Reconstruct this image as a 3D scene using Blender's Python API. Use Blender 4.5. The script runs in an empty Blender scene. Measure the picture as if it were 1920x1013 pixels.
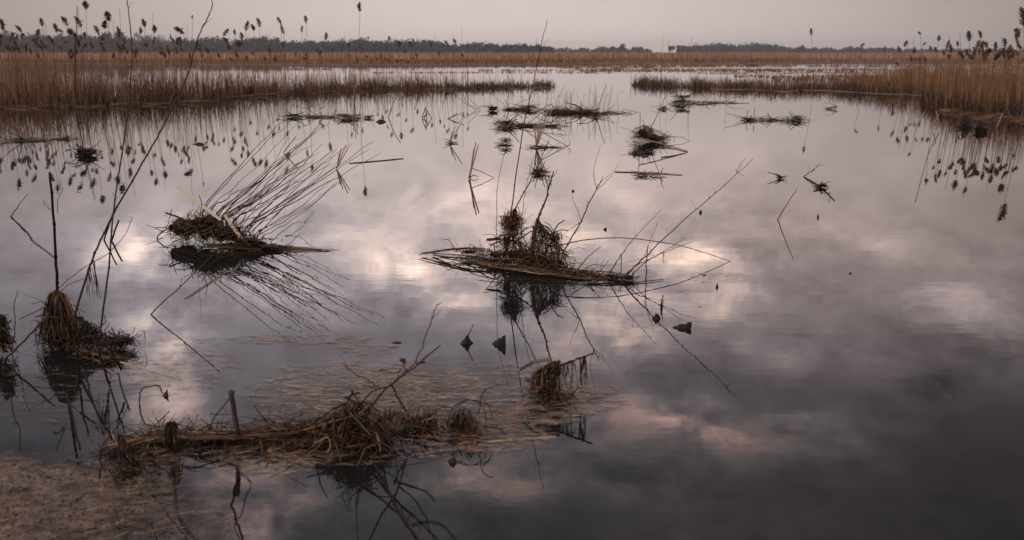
import bpy, math, random
from mathutils import Vector, noise
random.seed(7)
R = random.random
def U(a, b): return a + (b - a) * R()
SC = bpy.context.scene
COL = SC.collection

# ------------------------------------------------------------------ camera
H = 1.6; F = 1867.0; CX = 960.0; CY = 506.5
PITCH = math.atan((CY - 98.5) / F)
cam_d = bpy.data.cameras.new('camera'); cam = bpy.data.objects.new('camera', cam_d); COL.objects.link(cam)
cam.location = (0, 0, H); cam.rotation_euler = (math.pi / 2 - PITCH, 0, 0)
cam_d.sensor_width = 36; cam_d.lens = 36 * F / 1920
cam_d.clip_start = 0.05; cam_d.clip_end = 9000
cam_d.dof.use_dof = True; cam_d.dof.focus_distance = 8.5; cam_d.dof.aperture_fstop = 3.2
SC.camera = cam

def ray(x, y):
    u = (x - CX) / F; v = (CY - y) / F
    c, s = math.cos(PITCH), math.sin(PITCH)
    return Vector((u, c + v * s, -s + v * c))
def W(x, y, z=0.0):                       # place on the water seen at this spot
    d = ray(x, y); t = (z - H) / d.z
    return Vector((d.x * t, d.y * t, z))
def pt(x, y, Y):                          # place at distance Y
    d = ray(x, y); t = Y / d.y
    return Vector((d.x * t, Y, H + d.z * t))
def px(Y): return Y / F                   # metres per photo pixel at distance Y
def ang(x, y):                            # direction (azimuth, elevation in degrees) mirrored by the water there
    d = ray(x, y)
    return math.degrees(math.atan2(d.x, d.y)), math.degrees(math.atan2(-d.z, math.hypot(d.x, d.y)))

# ------------------------------------------------------------------ sky
SUN_EL, SUN_AZ = math.radians(38), math.radians(-125)
world = bpy.data.worlds.new("World"); SC.world = world; world.use_nodes = True
nt = world.node_tree; nt.nodes.clear()
class G:                                   # tiny node helper
    def __init__(s, nt): s.nt = nt
    def n(s, t, **k):
        o = s.nt.nodes.new(t)
        for a, b in k.items(): setattr(o, a, b)
        return o
    def l(s, a, b): s.nt.links.new(a, b)
    def set(s, sock, v):
        if hasattr(v, 'is_output'): s.l(v, sock)
        else: sock.default_value = v
    def m(s, op, a, b=None, c=None, clamp=False):
        o = s.n('ShaderNodeMath', operation=op); o.use_clamp = clamp
        s.set(o.inputs[0], a)
        if b is not None: s.set(o.inputs[1], b)
        if c is not None: s.set(o.inputs[2], c)
        return o.outputs[0]
    def v(s, op, a, b=None, out=0):
        o = s.n('ShaderNodeVectorMath', operation=op)
        s.set(o.inputs[0], a)
        if b is not None: s.set(o.inputs[1], b)
        return o.outputs[out]
    def noise(s, vec, scale, detail=4, rough=.55, out=0, dist=0):
        o = s.n('ShaderNodeTexNoise'); s.set(o.inputs['Vector'], vec)
        o.inputs['Scale'].default_value = scale; o.inputs['Detail'].default_value = detail
        o.inputs['Roughness'].default_value = rough; o.inputs['Distortion'].default_value = dist
        return o.outputs[out]
    def ramp(s, fac, stops, interp='LINEAR'):
        o = s.n('ShaderNodeValToRGB'); s.set(o.inputs[0], fac); o.color_ramp.interpolation = interp
        e = o.color_ramp.elements
        while len(e) < len(stops): e.new(0.5)
        for i, (p, c) in enumerate(stops):
            e[i].position = p; e[i].color = (c[0], c[1], c[2], 1) if hasattr(c, '__len__') else (c, c, c, 1)
        return o.outputs[0]
    def mix(s, fac, a, b, mode='MIX'):
        o = s.n('ShaderNodeMix', data_type='RGBA', blend_type=mode)
        s.set(o.inputs[0], fac)
        for k, v in ((6, a), (7, b)):
            if isinstance(v, tuple) and len(v) == 3: v = (*v, 1)
            s.set(o.inputs[k], v)
        return o.outputs[2]
g = G(nt)
tc = g.n('ShaderNodeTexCoord').outputs['Generated']
dirn = g.v('NORMALIZE', tc)
sep = g.n('ShaderNodeSeparateXYZ'); g.l(dirn, sep.inputs[0])
el = g.m('MULTIPLY', g.m('ARCSINE', sep.outputs[2]), 57.2958)
az = g.m('MULTIPLY', g.m('ARCTAN2', sep.outputs[0], sep.outputs[1]), 57.2958)
cmb = g.n('ShaderNodeCombineXYZ'); g.l(az, cmb.inputs[0]); g.l(el, cmb.inputs[1]); ae = cmb.outputs[0]
# ragged cloud edges: the sky position is warped by turbulence
st = g.v('MULTIPLY', ae, (.55, 1.0, 1))
w1 = g.v('SUBTRACT', g.noise(st, .22, 5, .6, out=1), (.5, .5, .5))
w2 = g.v('SUBTRACT', g.noise(st, .9, 4, .6, out=1), (.5, .5, .5))
wp = g.v('ADD', g.v('ADD', ae, g.v('MULTIPLY', w1, (5.5, 2.8, 0))), g.v('MULTIPLY', w2, (2.0, 1.3, 0)))
# (x, y, half width, half height, strength) of the lighter and darker clouds, where the water mirrors them
BLOBS = [(790,512,95,34,1.1),(845,576,60,16,.8),(1285,490,85,22,1.6),(1290,520,160,50,.35),(265,480,95,45,1.5),(275,640,70,45,1.8),
 (300,765,75,75,2.0),(640,500,260,80,.45),(420,560,130,30,.3),(1150,600,130,60,.75),(1380,585,60,45,.45),(1130,640,110,34,.45),(1250,795,135,38,.95),(1450,815,150,36,.8),
 (895,903,95,38,2.0),(450,960,110,75,3.4),(1180,870,150,50,.25),(1560,690,160,30,.35),(1500,600,150,40,-.2),(1350,690,200,40,-.2),(1800,560,110,26,.6),(1850,615,120,26,.6),
 (1880,485,70,20,.35),(110,372,90,20,.3),(900,380,260,45,.3),(480,400,200,60,.2),(1340,395,120,25,.25),(1590,445,120,22,.25),(1060,470,120,40,.5),
 (640,640,200,45,-.28),(480,540,120,40,-.22),(120,560,120,35,-.12),(700,880,170,60,-.35),(1050,960,170,60,-.3),(1600,950,330,90,-.25),
 (1500,760,190,30,-.3),(1750,720,230,50,-.4),(1600,520,200,35,-.12),(1850,820,260,90,-.3),(1400,730,160,35,-.25),(120,760,130,60,-.25),(1880,400,160,40,-.2)]
acc = 1.0
BLOBS = [(x, y, hw, hh, a * (1.1 if a > 0 else 1)) for x, y, hw, hh, a in BLOBS]
for (x, y, hw, hh, a) in BLOBS:
    a0, e0 = ang(x, y); a1, _ = ang(x + hw, y); _, e1 = ang(x, y + hh)
    q = g.v('MULTIPLY', g.v('SUBTRACT', wp, (a0, e0, 0)), (1 / abs(a1 - a0), 1 / abs(e1 - e0), 0))
    gg = g.m('POWER', 2.71828, g.m('MULTIPLY', g.v('DOT_PRODUCT', q, q, out=1), -1))
    acc = g.m('MULTIPLY_ADD', gg, a, acc)
fb = g.noise(st, .16, 7, .62)
fb2 = g.noise(g.v('ADD', st, (31, 7, 3)), .42, 7, .62, dist=.4)
fb3 = g.noise(g.v('ADD', st, (11, 27, 5)), 1.1, 5, .6)
amt = g.ramp(g.m('DIVIDE', el, 30), [(0, 0), (.12, .10), (.26, .45), (.45, 1), (1, 1)])
puff = g.ramp(fb2, [(.34, .25), (.50, .8), (.64, 1.6)])
acc = g.m('ADD', 1, g.m('MULTIPLY', g.m('SUBTRACT', acc, 1), puff))
mod = g.m('ADD', g.m('MULTIPLY', g.m('SUBTRACT', fb, .5), 1.5), g.m('ADD', g.m('MULTIPLY', g.m('SUBTRACT', fb2, .5), 1.8), g.m('MULTIPLY', g.m('SUBTRACT', fb3, .5), .6)))
acc = g.m('MULTIPLY', acc, g.m('ADD', 1, g.m('MULTIPLY', mod, amt)))
acc = g.m('MAXIMUM', acc, .2)
# sky is darker towards the sides of the view
side = g.m('POWER', 2.71828, g.m('MULTIPLY', g.m('POWER', g.m('DIVIDE', g.m('ADD', az, 1), 30), 2), -.8))
acc = g.m('MULTIPLY', acc, g.m('MAXIMUM', side, .45))
base = g.ramp(g.m('DIVIDE', el, 60), [(0, (.775, .64, .60)), (.05, (.715, .595, .56)), (.10, (1.10, .90, .84)), (.15, (1.22, 1.01, .96)), (.22, (1.20, 1.02, 1.03)),
    (.265, (1.02, .89, .92)), (.305, (.80, .71, .74)), (.35, (.60, .545, .57)), (.40, (.50, .47, .49)), (.47, (.45, .42, .435)), (.6, (1.0, .92, .88)), (1, (1.25, 1.15, 1.10))])
cast = g.ramp(g.m('DIVIDE', g.m('ADD', az, 30), 60), [(.1, (.95, .98, 1.06)), (.42, (.98, .98, 1.02)), (.75, (1.05, .97, .95))])
lowm = g.ramp(g.m('DIVIDE', el, 30), [(.1, 0), (.35, 1)])
base = g.mix(lowm, base, g.mix(1.0, base, cast, 'MULTIPLY'))
warm = g.m('MULTIPLY', g.m('SUBTRACT', acc, 1.0), .8, clamp=True)
tint = g.mix(warm, (1, 1, 1), g.mix(g.ramp(g.m('DIVIDE', el, 30), [(.5, 0), (.68, 1)]), (1.05, .96, .80), (1.19, .93, .81)))
cloud = g.mix(1.0, base, tint, 'MULTIPLY')
cloud = g.v('SCALE', cloud); nt.nodes[-1].inputs[3].default_value = 1; g.l(acc, nt.nodes[-1].inputs['Scale'])
sky = g.n('ShaderNodeTexSky'); sky.sky_type = 'NISHITA'; sky.sun_disc = False
sky.sun_elevation = SUN_EL; sky.sun_rotation = SUN_AZ; sky.dust_density = 4
clear = g.v('MULTIPLY', sky.outputs[0], (.004, .004, .004))
bg = g.n('ShaderNodeBackground'); g.l(g.v('ADD', cloud, clear), bg.inputs[0]); bg.inputs[1].default_value = 1.0
out = g.n('ShaderNodeOutputWorld'); g.l(bg.outputs[0], out.inputs[0])

# ------------------------------------------------------------------ sun behind thin cloud
sd = bpy.data.lights.new('sun', 'SUN'); so = bpy.data.objects.new('sun', sd); COL.objects.link(so)
sd.energy = 1.5; sd.angle = math.radians(14); sd.color = (1, .84, .68)
sv = Vector((math.sin(SUN_AZ) * math.cos(SUN_EL), math.cos(SUN_AZ) * math.cos(SUN_EL), math.sin(SUN_EL)))
so.rotation_euler = sv.to_track_quat('Z', 'Y').to_euler()
SC.view_settings.view_transform = 'Standard'; SC.view_settings.look = 'None'
SC.view_settings.exposure = 0; SC.view_settings.gamma = 1
SC.render.resolution_x = 1024; SC.render.resolution_y = 540

# ------------------------------------------------------------------ materials
def newmat(name):
    m = bpy.data.materials.new(name); m.use_nodes = True
    t = m.node_tree; b = t.nodes['Principled BSDF']
    return m, G(t), b
def plant_mat(name, stops, rough=.75, patch=0.25, spec=.3, scale=9):
    m, q, b = newmat(name)
    ri = q.n('ShaderNodeNewGeometry').outputs['Random Per Island']
    pos = q.n('ShaderNodeNewGeometry').outputs['Position']
    f = q.m('ADD', ri, q.m('MULTIPLY', q.m('SUBTRACT', q.noise(pos, scale, 5, .6), .5), patch * 2), clamp=True)
    c = q.ramp(f, stops)
    q.l(c, b.inputs['Base Color']); b.inputs['Roughness'].default_value = rough
    b.inputs['Specular IOR Level'].default_value = spec
    return m
M = {}
M['straw'] = plant_mat('dry_straw', [(0, (0.012, 0.007, 0.002)), (.35, (0.063, 0.026, 0.012)), (.65, (0.161, 0.074, 0.035)), (.9, (0.293, 0.150, 0.078)), (1, (0.441, 0.264, 0.160))], .6)
M['wetstraw'] = plant_mat('wet_rotten_straw', [(0, (0.006, 0.004, 0.002)), (.45, (0.020, 0.010, 0.006)), (.75, (0.056, 0.027, 0.013)), (1, (0.138, 0.070, 0.035))], .45, spec=.5)
M['mud'] = plant_mat('matted_mud', [(0, (0.006, 0.004, 0.003)), (.6, (0.015, 0.009, 0.006)), (1, (0.035, 0.021, 0.011))], .6, .6, scale=40)
M['bark'] = plant_mat('twig_bark', [(0, (0.030, 0.016, 0.013)), (.5, (0.060, 0.032, 0.025)), (1, (0.120, 0.068, 0.053))], .7, scale=30)
M['darkbark'] = plant_mat('wet_twig_bark', [(0, (.007, .005, .005)), (1, (.028, .018, .015))], .8, spec=.12, scale=30)  # also used for the added sticks that stand in for reflections
M['palereed'] = plant_mat('pale_reed', [(0, (0.234, 0.153, 0.108)), (.6, (0.378, 0.270, 0.198)), (1, (0.495, 0.387, 0.306))], .55, .3, scale=22)
M['bleached'] = plant_mat('bleached_reed', [(0, (.46, .35, .27)), (1, (.68, .56, .46))], .6, .3, scale=22)
M['redstem'] = plant_mat('reddish_stem', [(0, (.09, .045, .032)), (1, (.20, .11, .08))], .6, scale=20)
M['reed'] = plant_mat('reed_stem', [(0, (0.106, 0.052, 0.026)), (.5, (0.206, 0.115, 0.062)), (1, (0.332, 0.210, 0.130))], .7, .2, scale=3)
M['plume'] = plant_mat('seed_plume', [(0, (0.088, 0.040, 0.023)), (.6, (0.205, 0.104, 0.060)), (1, (0.390, 0.222, 0.137))], .9, .3, scale=8)
M['palelume'] = plant_mat('pale_seed_plume', [(0, (0.124, 0.064, 0.039)), (1, (0.331, 0.197, 0.125))], .9, .3, scale=8)
M['bed'] = plant_mat('reed_bed', [(0, (0.090, 0.039, 0.018)), (.45, (0.203, 0.097, 0.048)), (.85, (0.315, 0.170, 0.090)), (1, (0.413, 0.249, 0.146))], .8, .3, scale=.8)
M['thatch'] = plant_mat('reed_thatch', [(0, (0.010, 0.006, 0.004)), (.35, (0.044, 0.021, 0.011)), (.7, (0.150, 0.078, 0.038)), (1, (0.263, 0.150, 0.083))], .8, .3, scale=1.5)
M['field'] = plant_mat('far_reeds', [(0, (0.244, 0.127, 0.083)), (.5, (0.410, 0.229, 0.151)), (1, (0.566, 0.351, 0.244))], .9, .6, scale=.03)
M['sedge'] = plant_mat('sedge', [(0, (0.108, 0.048, 0.020)), (.5, (0.248, 0.122, 0.052)), (1, (0.398, 0.221, 0.108))], .9, .45, scale=.12)
M['wood'] = plant_mat('far_wood', [(0, (.018, .020, .024)), (.6, (.040, .042, .046)), (1, (.085, .076, .076))], .9, .3, scale=.05)
M['paletree'] = plant_mat('bare_twigs', [(0, (.10, .09, .09)), (1, (.20, .17, .165))], .9, .3, scale=.3)
M['moss'] = plant_mat('wet_moss', [(0, (.03, .022, .012)), (.6, (.09, .065, .03)), (1, (.20, .15, .075))], .8, .4, scale=60)
M['leaf'] = plant_mat('dead_leaf', [(0, (.008, .006, .005)), (.7, (.02, .014, .010)), (1, (.05, .034, .022))], .7, .3, scale=40)
M['grnleaf'] = plant_mat('dull_leaf', [(0, (.02, .018, .010)), (1, (.075, .062, .034))], .5, .3, scale=40)

# still water, dark and turbid, with faint ripples
m, q, b = newmat('water')
pos = q.n('ShaderNodeNewGeometry').outputs['Position']
b.inputs['Base Color'].default_value = (.010, .010, .011, 1)
b.inputs['Roughness'].default_value = .004; b.inputs['IOR'].default_value = 1.333
st_ = q.v('MULTIPLY', pos, (.55, 1.25, 1))
calm = q.ramp(q.noise(q.v('MULTIPLY', pos, (.22, .5, 1)), 1.0, 4, .6), [(.38, .12), (.62, 1)])
hgt = q.m('ADD', q.m('MULTIPLY', q.noise(st_, 3.2, 3, .5), .62), q.m('MULTIPLY', q.noise(st_, 13, 2, .5), .12))
hgt = q.m('MULTIPLY', hgt, q.m('ADD', .35, calm))
bmp = q.n('ShaderNodeBump'); q.l(hgt, bmp.inputs['Height']); bmp.inputs['Strength'].default_value = 1.0; bmp.inputs['Distance'].default_value = .0006
q.l(bmp.outputs[0], b.inputs['Normal'])
M['water'] = m

# marsh soil
m, q, b = newmat('marsh_soil')
pos = q.n('ShaderNodeNewGeometry').outputs['Position']
q.l(q.ramp(q.noise(pos, .5, 8, .65), [(.3, (.03, .018, .010)), (.7, (.12, .068, .034))]), b.inputs['Base Color'])
b.inputs['Roughness'].default_value = .9
M['soil'] = m
m, q, b = newmat('wet_mud_edge')
pos = q.n('ShaderNodeNewGeometry').outputs['Position']
q.l(q.ramp(q.noise(pos, 2.0, 8, .65), [(.35, (.04, .025, .018)), (.65, (.13, .085, .065))]), b.inputs['Base Color'])
b.inputs['Roughness'].default_value = .6
M['edge'] = m

# floating scum: broken film, holes where nothing floats
def scum_mat(name, c0, c1, stretch, scale, soft):
    m, q, b = newmat(name)
    pos = q.n('ShaderNodeNewGeometry').outputs['Position']
    at = q.n('ShaderNodeAttribute'); at.attribute_name = 'cover'; dens = at.outputs['Fac']
    v = q.v('MULTIPLY', pos, stretch)
    n1 = q.noise(v, scale, 8, .66, dist=.6); n2 = q.noise(v, scale * 5, 5, .6)
    n = q.m('ADD', q.m('MULTIPLY', n1, .72), q.m('MULTIPLY', n2, .28))
    a = q.m('MULTIPLY', q.m('SUBTRACT', n, q.m('SUBTRACT', .712, q.m('MULTIPLY', dens, .42))), soft, clamp=True)
    col = q.ramp(q.m('ADD', q.m('MULTIPLY', q.noise(pos, 60, 6, .7), .6), q.m('MULTIPLY', q.noise(pos, 9, 5, .6), .4)), [(.38, c0), (.62, c1)])
    q.l(col, b.inputs['Base Color']); b.inputs['Roughness'].default_value = .55
    q.l(a, b.inputs['Alpha'])
    bp = q.n('ShaderNodeBump'); q.l(q.noise(pos, 90, 5, .7), bp.inputs['Height']); bp.inputs['Distance'].default_value = .004
    q.l(bp.outputs[0], b.inputs['Normal'])
    return m
M['scum'] = scum_mat('scum_film', (.11, .068, .048), (.42, .29, .22), (1, 2.2, 1), 10, 4.5)
M['mat'] = scum_mat('debris_mat', (.012, .009, .007), (.22, .152, .122), (1, 1.7, 1), 11, 6)

# ------------------------------------------------------------------ mesh helpers
class MB:
    def __init__(s): s.v = []; s.f = []
    def tube(s, P, r0, r1=None, sides=5, mid=None):
        if r1 is None: r1 = r0
        n = len(P); base = len(s.v); P = [Vector(p) for p in P]
        prev = None
        for i, p in enumerate(P):
            t = (P[min(i + 1, n - 1)] - P[max(i - 1, 0)])
            if t.length < 1e-9: t = Vector((0, 0, 1))
            t.normalize()
            a = Vector((0, 0, 1)) if abs(t.z) < .9 else Vector((1, 0, 0))
            if prev is not None: a = prev
            x = t.cross(a)
            if x.length < 1e-6: x = t.orthogonal()
            x.normalize(); y = x.cross(t).normalized(); prev = y
            k = i / max(1, n - 1); r = r0 + (r1 - r0) * k
            for j in range(sides):
                an = 2 * math.pi * j / sides
                s.v.append(p + x * math.cos(an) * r + y * math.sin(an) * r)
        for i in range(n - 1):
            for j in range(sides):
                a0 = base + i * sides + j; a1 = base + i * sides + (j + 1) % sides
                s.f.append((a0, a1, a1 + sides, a0 + sides))
        s.f.append(tuple(base + j for j in reversed(range(sides))))
        s.f.append(tuple(base + (n - 1) * sides + j for j in range(sides)))
    def ribbon(s, P, w, side=None, tip=.25):
        n = len(P); base = len(s.v); P = [Vector(p) for p in P]
        for i, p in enumerate(P):
            t = P[min(i + 1, n - 1)] - P[max(i - 1, 0)]
            sd_ = side if side else t.cross(Vector((U(-.3, .3), U(-.3, .3), 1)))
            sd_ = Vector(sd_)
            if sd_.length < 1e-6: sd_ = Vector((1, 0, 0))
            sd_.normalize()
            k = i / max(1, n - 1); ww = w * .5 * (1 - (1 - tip) * k ** 1.5)
            s.v.append(p - sd_ * ww); s.v.append(p + sd_ * ww)
        for i in range(n - 1):
            a = base + 2 * i
            s.f.append((a, a + 1, a + 3, a + 2))
    def plank(s, P, w, th):                # flat reed piece with real thickness
        P = [Vector(p) for p in P]; n = len(P); base = len(s.v)
        for i, p in enumerate(P):
            t = (P[min(i + 1, n - 1)] - P[max(i - 1, 0)]).normalized()
            sd_ = t.cross(Vector((0, -.75, .65))).normalized(); up = sd_.cross(t)
            ww = w * .5 * (1 if 0 < i < n - 1 else .75)
            for (a, c) in ((-1, -1), (1, -1), (1, 1), (-1, 1)): s.v.append(p + sd_ * ww * a + up * th * .5 * c)
        for i in range(n - 1):
            for j in range(4):
                a0 = base + i * 4 + j; a1 = base + i * 4 + (j + 1) % 4
                s.f.append((a0, a1, a1 + 4, a0 + 4))
        s.f.append((base + 3, base + 2, base + 1, base)); e = base + (n - 1) * 4
        s.f.append((e, e + 1, e + 2, e + 3))
    def flake(s, c, r):
        a = Vector((U(-1, 1), U(-1, 1), U(-1, 1))).normalized(); b_ = a.orthogonal().normalized(); d = a.cross(b_)
        k = len(s.v)
        s.v += [c + b_ * r * U(.6, 1.2), c + d * r * U(.4, 1.1) - b_ * r * .3, c - b_ * r * U(.6, 1.2), c - d * r * U(.3, 1)]
        s.f.append((k, k + 1, k + 2, k + 3))
    def blob(s, c, rx, ry, rz, seg=14, rings=8, rough=.35, fr=3.0, zmin=-.03):
        k = len(s.v); off = Vector((U(0, 50), U(0, 50), 0))
        for i in range(rings + 1):
            th = math.pi * i / rings
            for j in range(seg):
                ph = 2 * math.pi * j / seg
                d = Vector((math.sin(th) * math.cos(ph), math.sin(th) * math.sin(ph), math.cos(th)))
                q_ = 1 + rough * noise.fractal(d * fr * .5 + off, 1.0, 2.0, 3)
                p = Vector((c.x + d.x * rx * q_, c.y + d.y * ry * q_, max(zmin, c.z + d.z * rz * q_)))
                s.v.append(p)
        for i in range(rings):
            for j in range(seg):
                a = k + i * seg + j; b_ = k + i * seg + (j + 1) % seg
                s.f.append((a, b_, b_ + seg, a + seg))
    def build(s, name, mat, parent=None, origin=None, smooth=False):
        me = bpy.data.meshes.new(name)
        o = origin if origin is not None else (parent_loc(parent) if parent else Vector((0, 0, 0)))
        me.from_pydata([tuple(p - o) for p in s.v], [], s.f); me.update()
        if smooth:
            for p in me.polygons: p.use_smooth = True
        me.materials.append(M[mat])
        ob = bpy.data.objects.new(name, me); COL.objects.link(ob)
        if parent: ob.parent = parent
        else: ob.location = o
        return ob
def parent_loc(p):
    l = Vector(p.location)
    while p.parent: p = p.parent; l = l + Vector(p.location)
    return l
def tag(o, label=None, cat=None, group=None, kind=None):
    if label: o['label'] = label
    if cat: o['category'] = cat
    if group: o['group'] = group
    if kind: o['kind'] = kind
    return o
def thing(name, loc, label, cat, group=None):
    e = bpy.data.objects.new(name, None); COL.objects.link(e); e.location = loc; e.empty_display_size = .1
    return tag(e, label, cat, group)
def smooth(P, n=4, jit=0.0):
    P = [Vector(p) for p in P]; out_ = []
    Q = [P[0] * 2 - P[1]] + P + [P[-1] * 2 - P[-2]]
    for i in range(1, len(Q) - 2):
        a, b_, c, d = Q[i - 1], Q[i], Q[i + 1], Q[i + 2]
        for k in range(n):
            t = k / n
            p = .5 * ((2 * b_) + (c - a) * t + (2 * a - 5 * b_ + 4 * c - d) * t * t + (3 * b_ - a - 3 * c + d) * t ** 3)
            if jit and not (i == 1 and k == 0): p = p + Vector((U(-1, 1), U(-1, 1), U(-1, 1))) * jit
            out_.append(p)
    out_.append(P[-1]); return out_

# ------------------------------------------------------------------ water and land
def sheet(name, quad_pts, mat, label=None):
    mb = MB(); mb.v = [Vector(p) for p in quad_pts]; mb.f = [tuple(range(len(quad_pts)))]
    o = mb.build(name, mat, origin=Vector((0, 0, 0))); tag(o, label, kind='structure'); return o
sheet('water', [(-1900, -60, 0), (1900, -60, 0), (1900, 2400, 0), (-1900, 2400, 0)], 'water', 'still dark water mirroring the cloudy sky')
def land(name, front, back_y, z, mat, step=3):
    """low land with an uneven front edge; front = [(x,y)] pixel polyline"""
    mb = MB(); pts_ = []
    for i in range(len(front) - 1):
        for k in range(24):
            t = k / 24; x = front[i][0] * (1 - t) + front[i + 1][0] * t; y = front[i][1] * (1 - t) + front[i + 1][1] * t
            p = W(x, y); dd = noise.noise(Vector((p.x * .15, p.y * .02, 3))) * p.y * .05
            pts_.append(Vector((p.x, p.y + dd, -.02)))
    for p in pts_:
        k = len(mb.v); s_ = p.y
        mb.v += [p, Vector((p.x * 1.01, p.y * 1.01 + .2, z)), Vector((p.x * (back_y / s_), back_y, z))]
        if k: mb.f += [(k - 3, k, k + 1, k - 2), (k - 2, k + 1, k + 2, k - 1)]
    o = mb.build(name, mat, origin=Vector((0, 0, 0))); o['kind'] = 'structure'; return o
land('marsh_ground', [(-700, 121), (200, 121.5), (500, 122.5), (750, 123.5), (1000, 122), (1200, 119), (1500, 119.5), (2600, 119)], 2300, .10, 'soil')

# ------------------------------------------------------------------ reed beds (uncountable stems)
def shore(x, Y): return Y * (.045 * noise.noise(Vector((x * .012, 4.2, 0))) + .035 * noise.noise(Vector((x * .05, 9.1, 0)))) if Y < 80 else 0
def blades(mb, n, edge, depth, hfun, wid, lean=.12, dens=None, z0=-.03, bias=1.0, droop=.1):
    """edge: front edge pixel polyline; depth(m) behind it"""
    E = [W(*e[:2]) for e in edge]
    for _ in range(n):
        k = R() * (len(E) - 1); i = int(k); t = k - i
        x = edge[i][0] * (1 - t) + edge[i + 1][0] * t
        if dens and R() > dens(x): continue
        p = E[i].lerp(E[i + 1], t); dd = (R() ** bias) * (depth(x) if callable(depth) else depth) + shore(x, p.y)
        p = p + Vector((p.x / p.y * dd, dd, 0)) + Vector((U(-.2, .2), U(-.1, .1), 0))
        p.z = z0; h = hfun(x) * U(.55, 1.1)
        a = U(0, 6.283); l = h * abs(random.gauss(0, lean)); dv = Vector((math.cos(a), math.sin(a), 0))
        P = [p, p + Vector((0, 0, h * .55)) + dv * l * .35, p + Vector((0, 0, h * U(.88, 1.0))) + dv * l * (1 + droop)]
        sa = U(-.7, .7)
        mb.ribbon(P, wid * U(.6, 1.4), side=Vector((math.cos(sa), math.sin(sa), 0)), tip=.3)
def lerp_tab(tab):
    def f(x):
        if x <= tab[0][0]: return tab[0][1]
        for (a, va), (b_, vb) in zip(tab, tab[1:]):
            if x <= b_: return va + (vb - va) * (x - a) / (b_ - a)
        return tab[-1][1]
    return f
def clumpy(fr, seed, base, k):
    return lambda x: base + k * noise.noise(Vector((x * fr, seed, 0)))
LEFT_EDGE = [(-260, 210), (0, 203), (120, 200), (250, 197), (360, 192), (480, 181), (600, 174), (720, 170), (860, 167), (1035, 163)]
hl_ = lerp_tab([(-260, 2.4), (0, 2.1), (250, 1.9), (420, 1.75), (600, 1.4), (800, 1.15), (950, .75), (1035, .35)])
hl = lambda x: hl_(x) * U(.5, 1.05)
mb = MB()
patchy = lambda f, fr, sd_, k: (lambda x: f(x) * max(.08, 1 + k * noise.noise(Vector((x * fr, sd_, 0)))))
blades(mb, 5600, LEFT_EDGE, lerp_tab([(0, 11), (300, 8), (600, 4.5), (1035, 2.5)]), hl, .012, .13, dens=patchy(lerp_tab([(-260, 1), (60, .9), (200, .55), (350, .38), (700, .30), (900, .26), (1035, .12)]), .035, 1, 1.6))
blades(mb, 2600, [(-260, 203), (0, 198), (160, 188), (430, 170)], 20, lambda x: U(1.0, 1.8), .014, .13, dens=patchy(lerp_tab([(-260, 1), (40, .9), (140, .4), (430, .06)]), .03, 9, 1.5))
tag(mb.build('reed_bed', 'bed', origin=Vector((0, 0, 0))), 'thick stand of dry brown reed stems along the left bank', 'reeds', kind='stuff')
mb = MB()
hs = lambda x: U(.15, 1) ** 1.5 * (1.05 if x < 450 else .80 if x < 850 else .50)
blades(mb, 15000, LEFT_EDGE, lerp_tab([(0, 8), (300, 6), (600, 4), (1035, 2.5)]), hs, .017, .32, dens=clumpy(.025, 2, .62, .9), bias=1.2)
for _ in range(380):                       # broken reeds lying at the water's edge
    x = U(-200, 1030); k = lerp_tab([(a, b_) for a, b_ in LEFT_EDGE])(x); p = W(x, k + U(-3, 2)); p.y += shore(x, p.y); a = random.gauss(0, .45)
    L = U(.2, 1.1); d = Vector((math.cos(a), math.sin(a) * 1.2, U(-.05, .18))); p.z = U(0, .06)
    mb.ribbon([p, p + d * L * .5, p + d * L], .018, side=Vector((0, .5, 1)))
tag(mb.build('reed_litter', 'thatch', origin=Vector((0, 0, 0))), 'dark tangled litter and short stubble at the foot of the left reeds', 'reed litter', kind='stuff')
mb = MB(); blades(mb, 6500, LEFT_EDGE, 2.2, lambda x: U(.06, .42), .022, .5, dens=clumpy(.05, 8, .7, .8))
tag(mb.build('wet_stubble', 'wetstraw', origin=Vector((0, 0, 0))), 'dark wet stubble along the water line of the left reeds', 'reed stubble', kind='stuff')
RIGHT_EDGE = [(1190, 160), (1300, 165), (1420, 168), (1560, 171), (1680, 176), (1800, 184)]
RB_EDGE = [(1735, 196), (1790, 213), (1850, 219), (1930, 222), (2200, 226)]
mb = MB()
blades(mb, 3600, RIGHT_EDGE, lerp_tab([(1190, 2), (1500, 4), (1800, 9)]), lerp_tab([(1190, .3), (1400, .5), (1560, .65), (1650, .85), (1800, 1.5)]), .015, .13, dens=lerp_tab([(1190, .2), (1350, .4), (1600, .55), (1650, 1), (1800, 1)]))
blades(mb, 3900, RB_EDGE, lerp_tab([(1735, 14), (2200, 12)]), (lambda f: (lambda x: f(x) * U(.45, 1)))(lerp_tab([(1735, 1.1), (1800, 1.45), (1930, 1.75), (2200, 1.8)])), .011, .12, dens=lerp_tab([(1735, .15), (1790, .7), (1850, 1)]))
blades(mb, 2600, [(1560, 152), (1640, 158), (1750, 166), (1900, 176), (2300, 180)], 26, lambda x: U(.9, 1.55), .020, .13, dens=patchy(lerp_tab([(1560, .05), (1660, .3), (1760, .8), (1850, 1)]), .03, 4, 1.2))
tag(mb.build('reed_bed', 'bed', origin=Vector((0, 0, 0))), 'thick stand of dry brown reed stems along the right bank', 'reeds', kind='stuff')
mb = MB()
blades(mb, 8500, RIGHT_EDGE, 3.0, lambda x: U(.15, .75) ** 1.3, .017, .35, dens=clumpy(.03, 5, .6, .9), bias=1.4)
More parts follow.
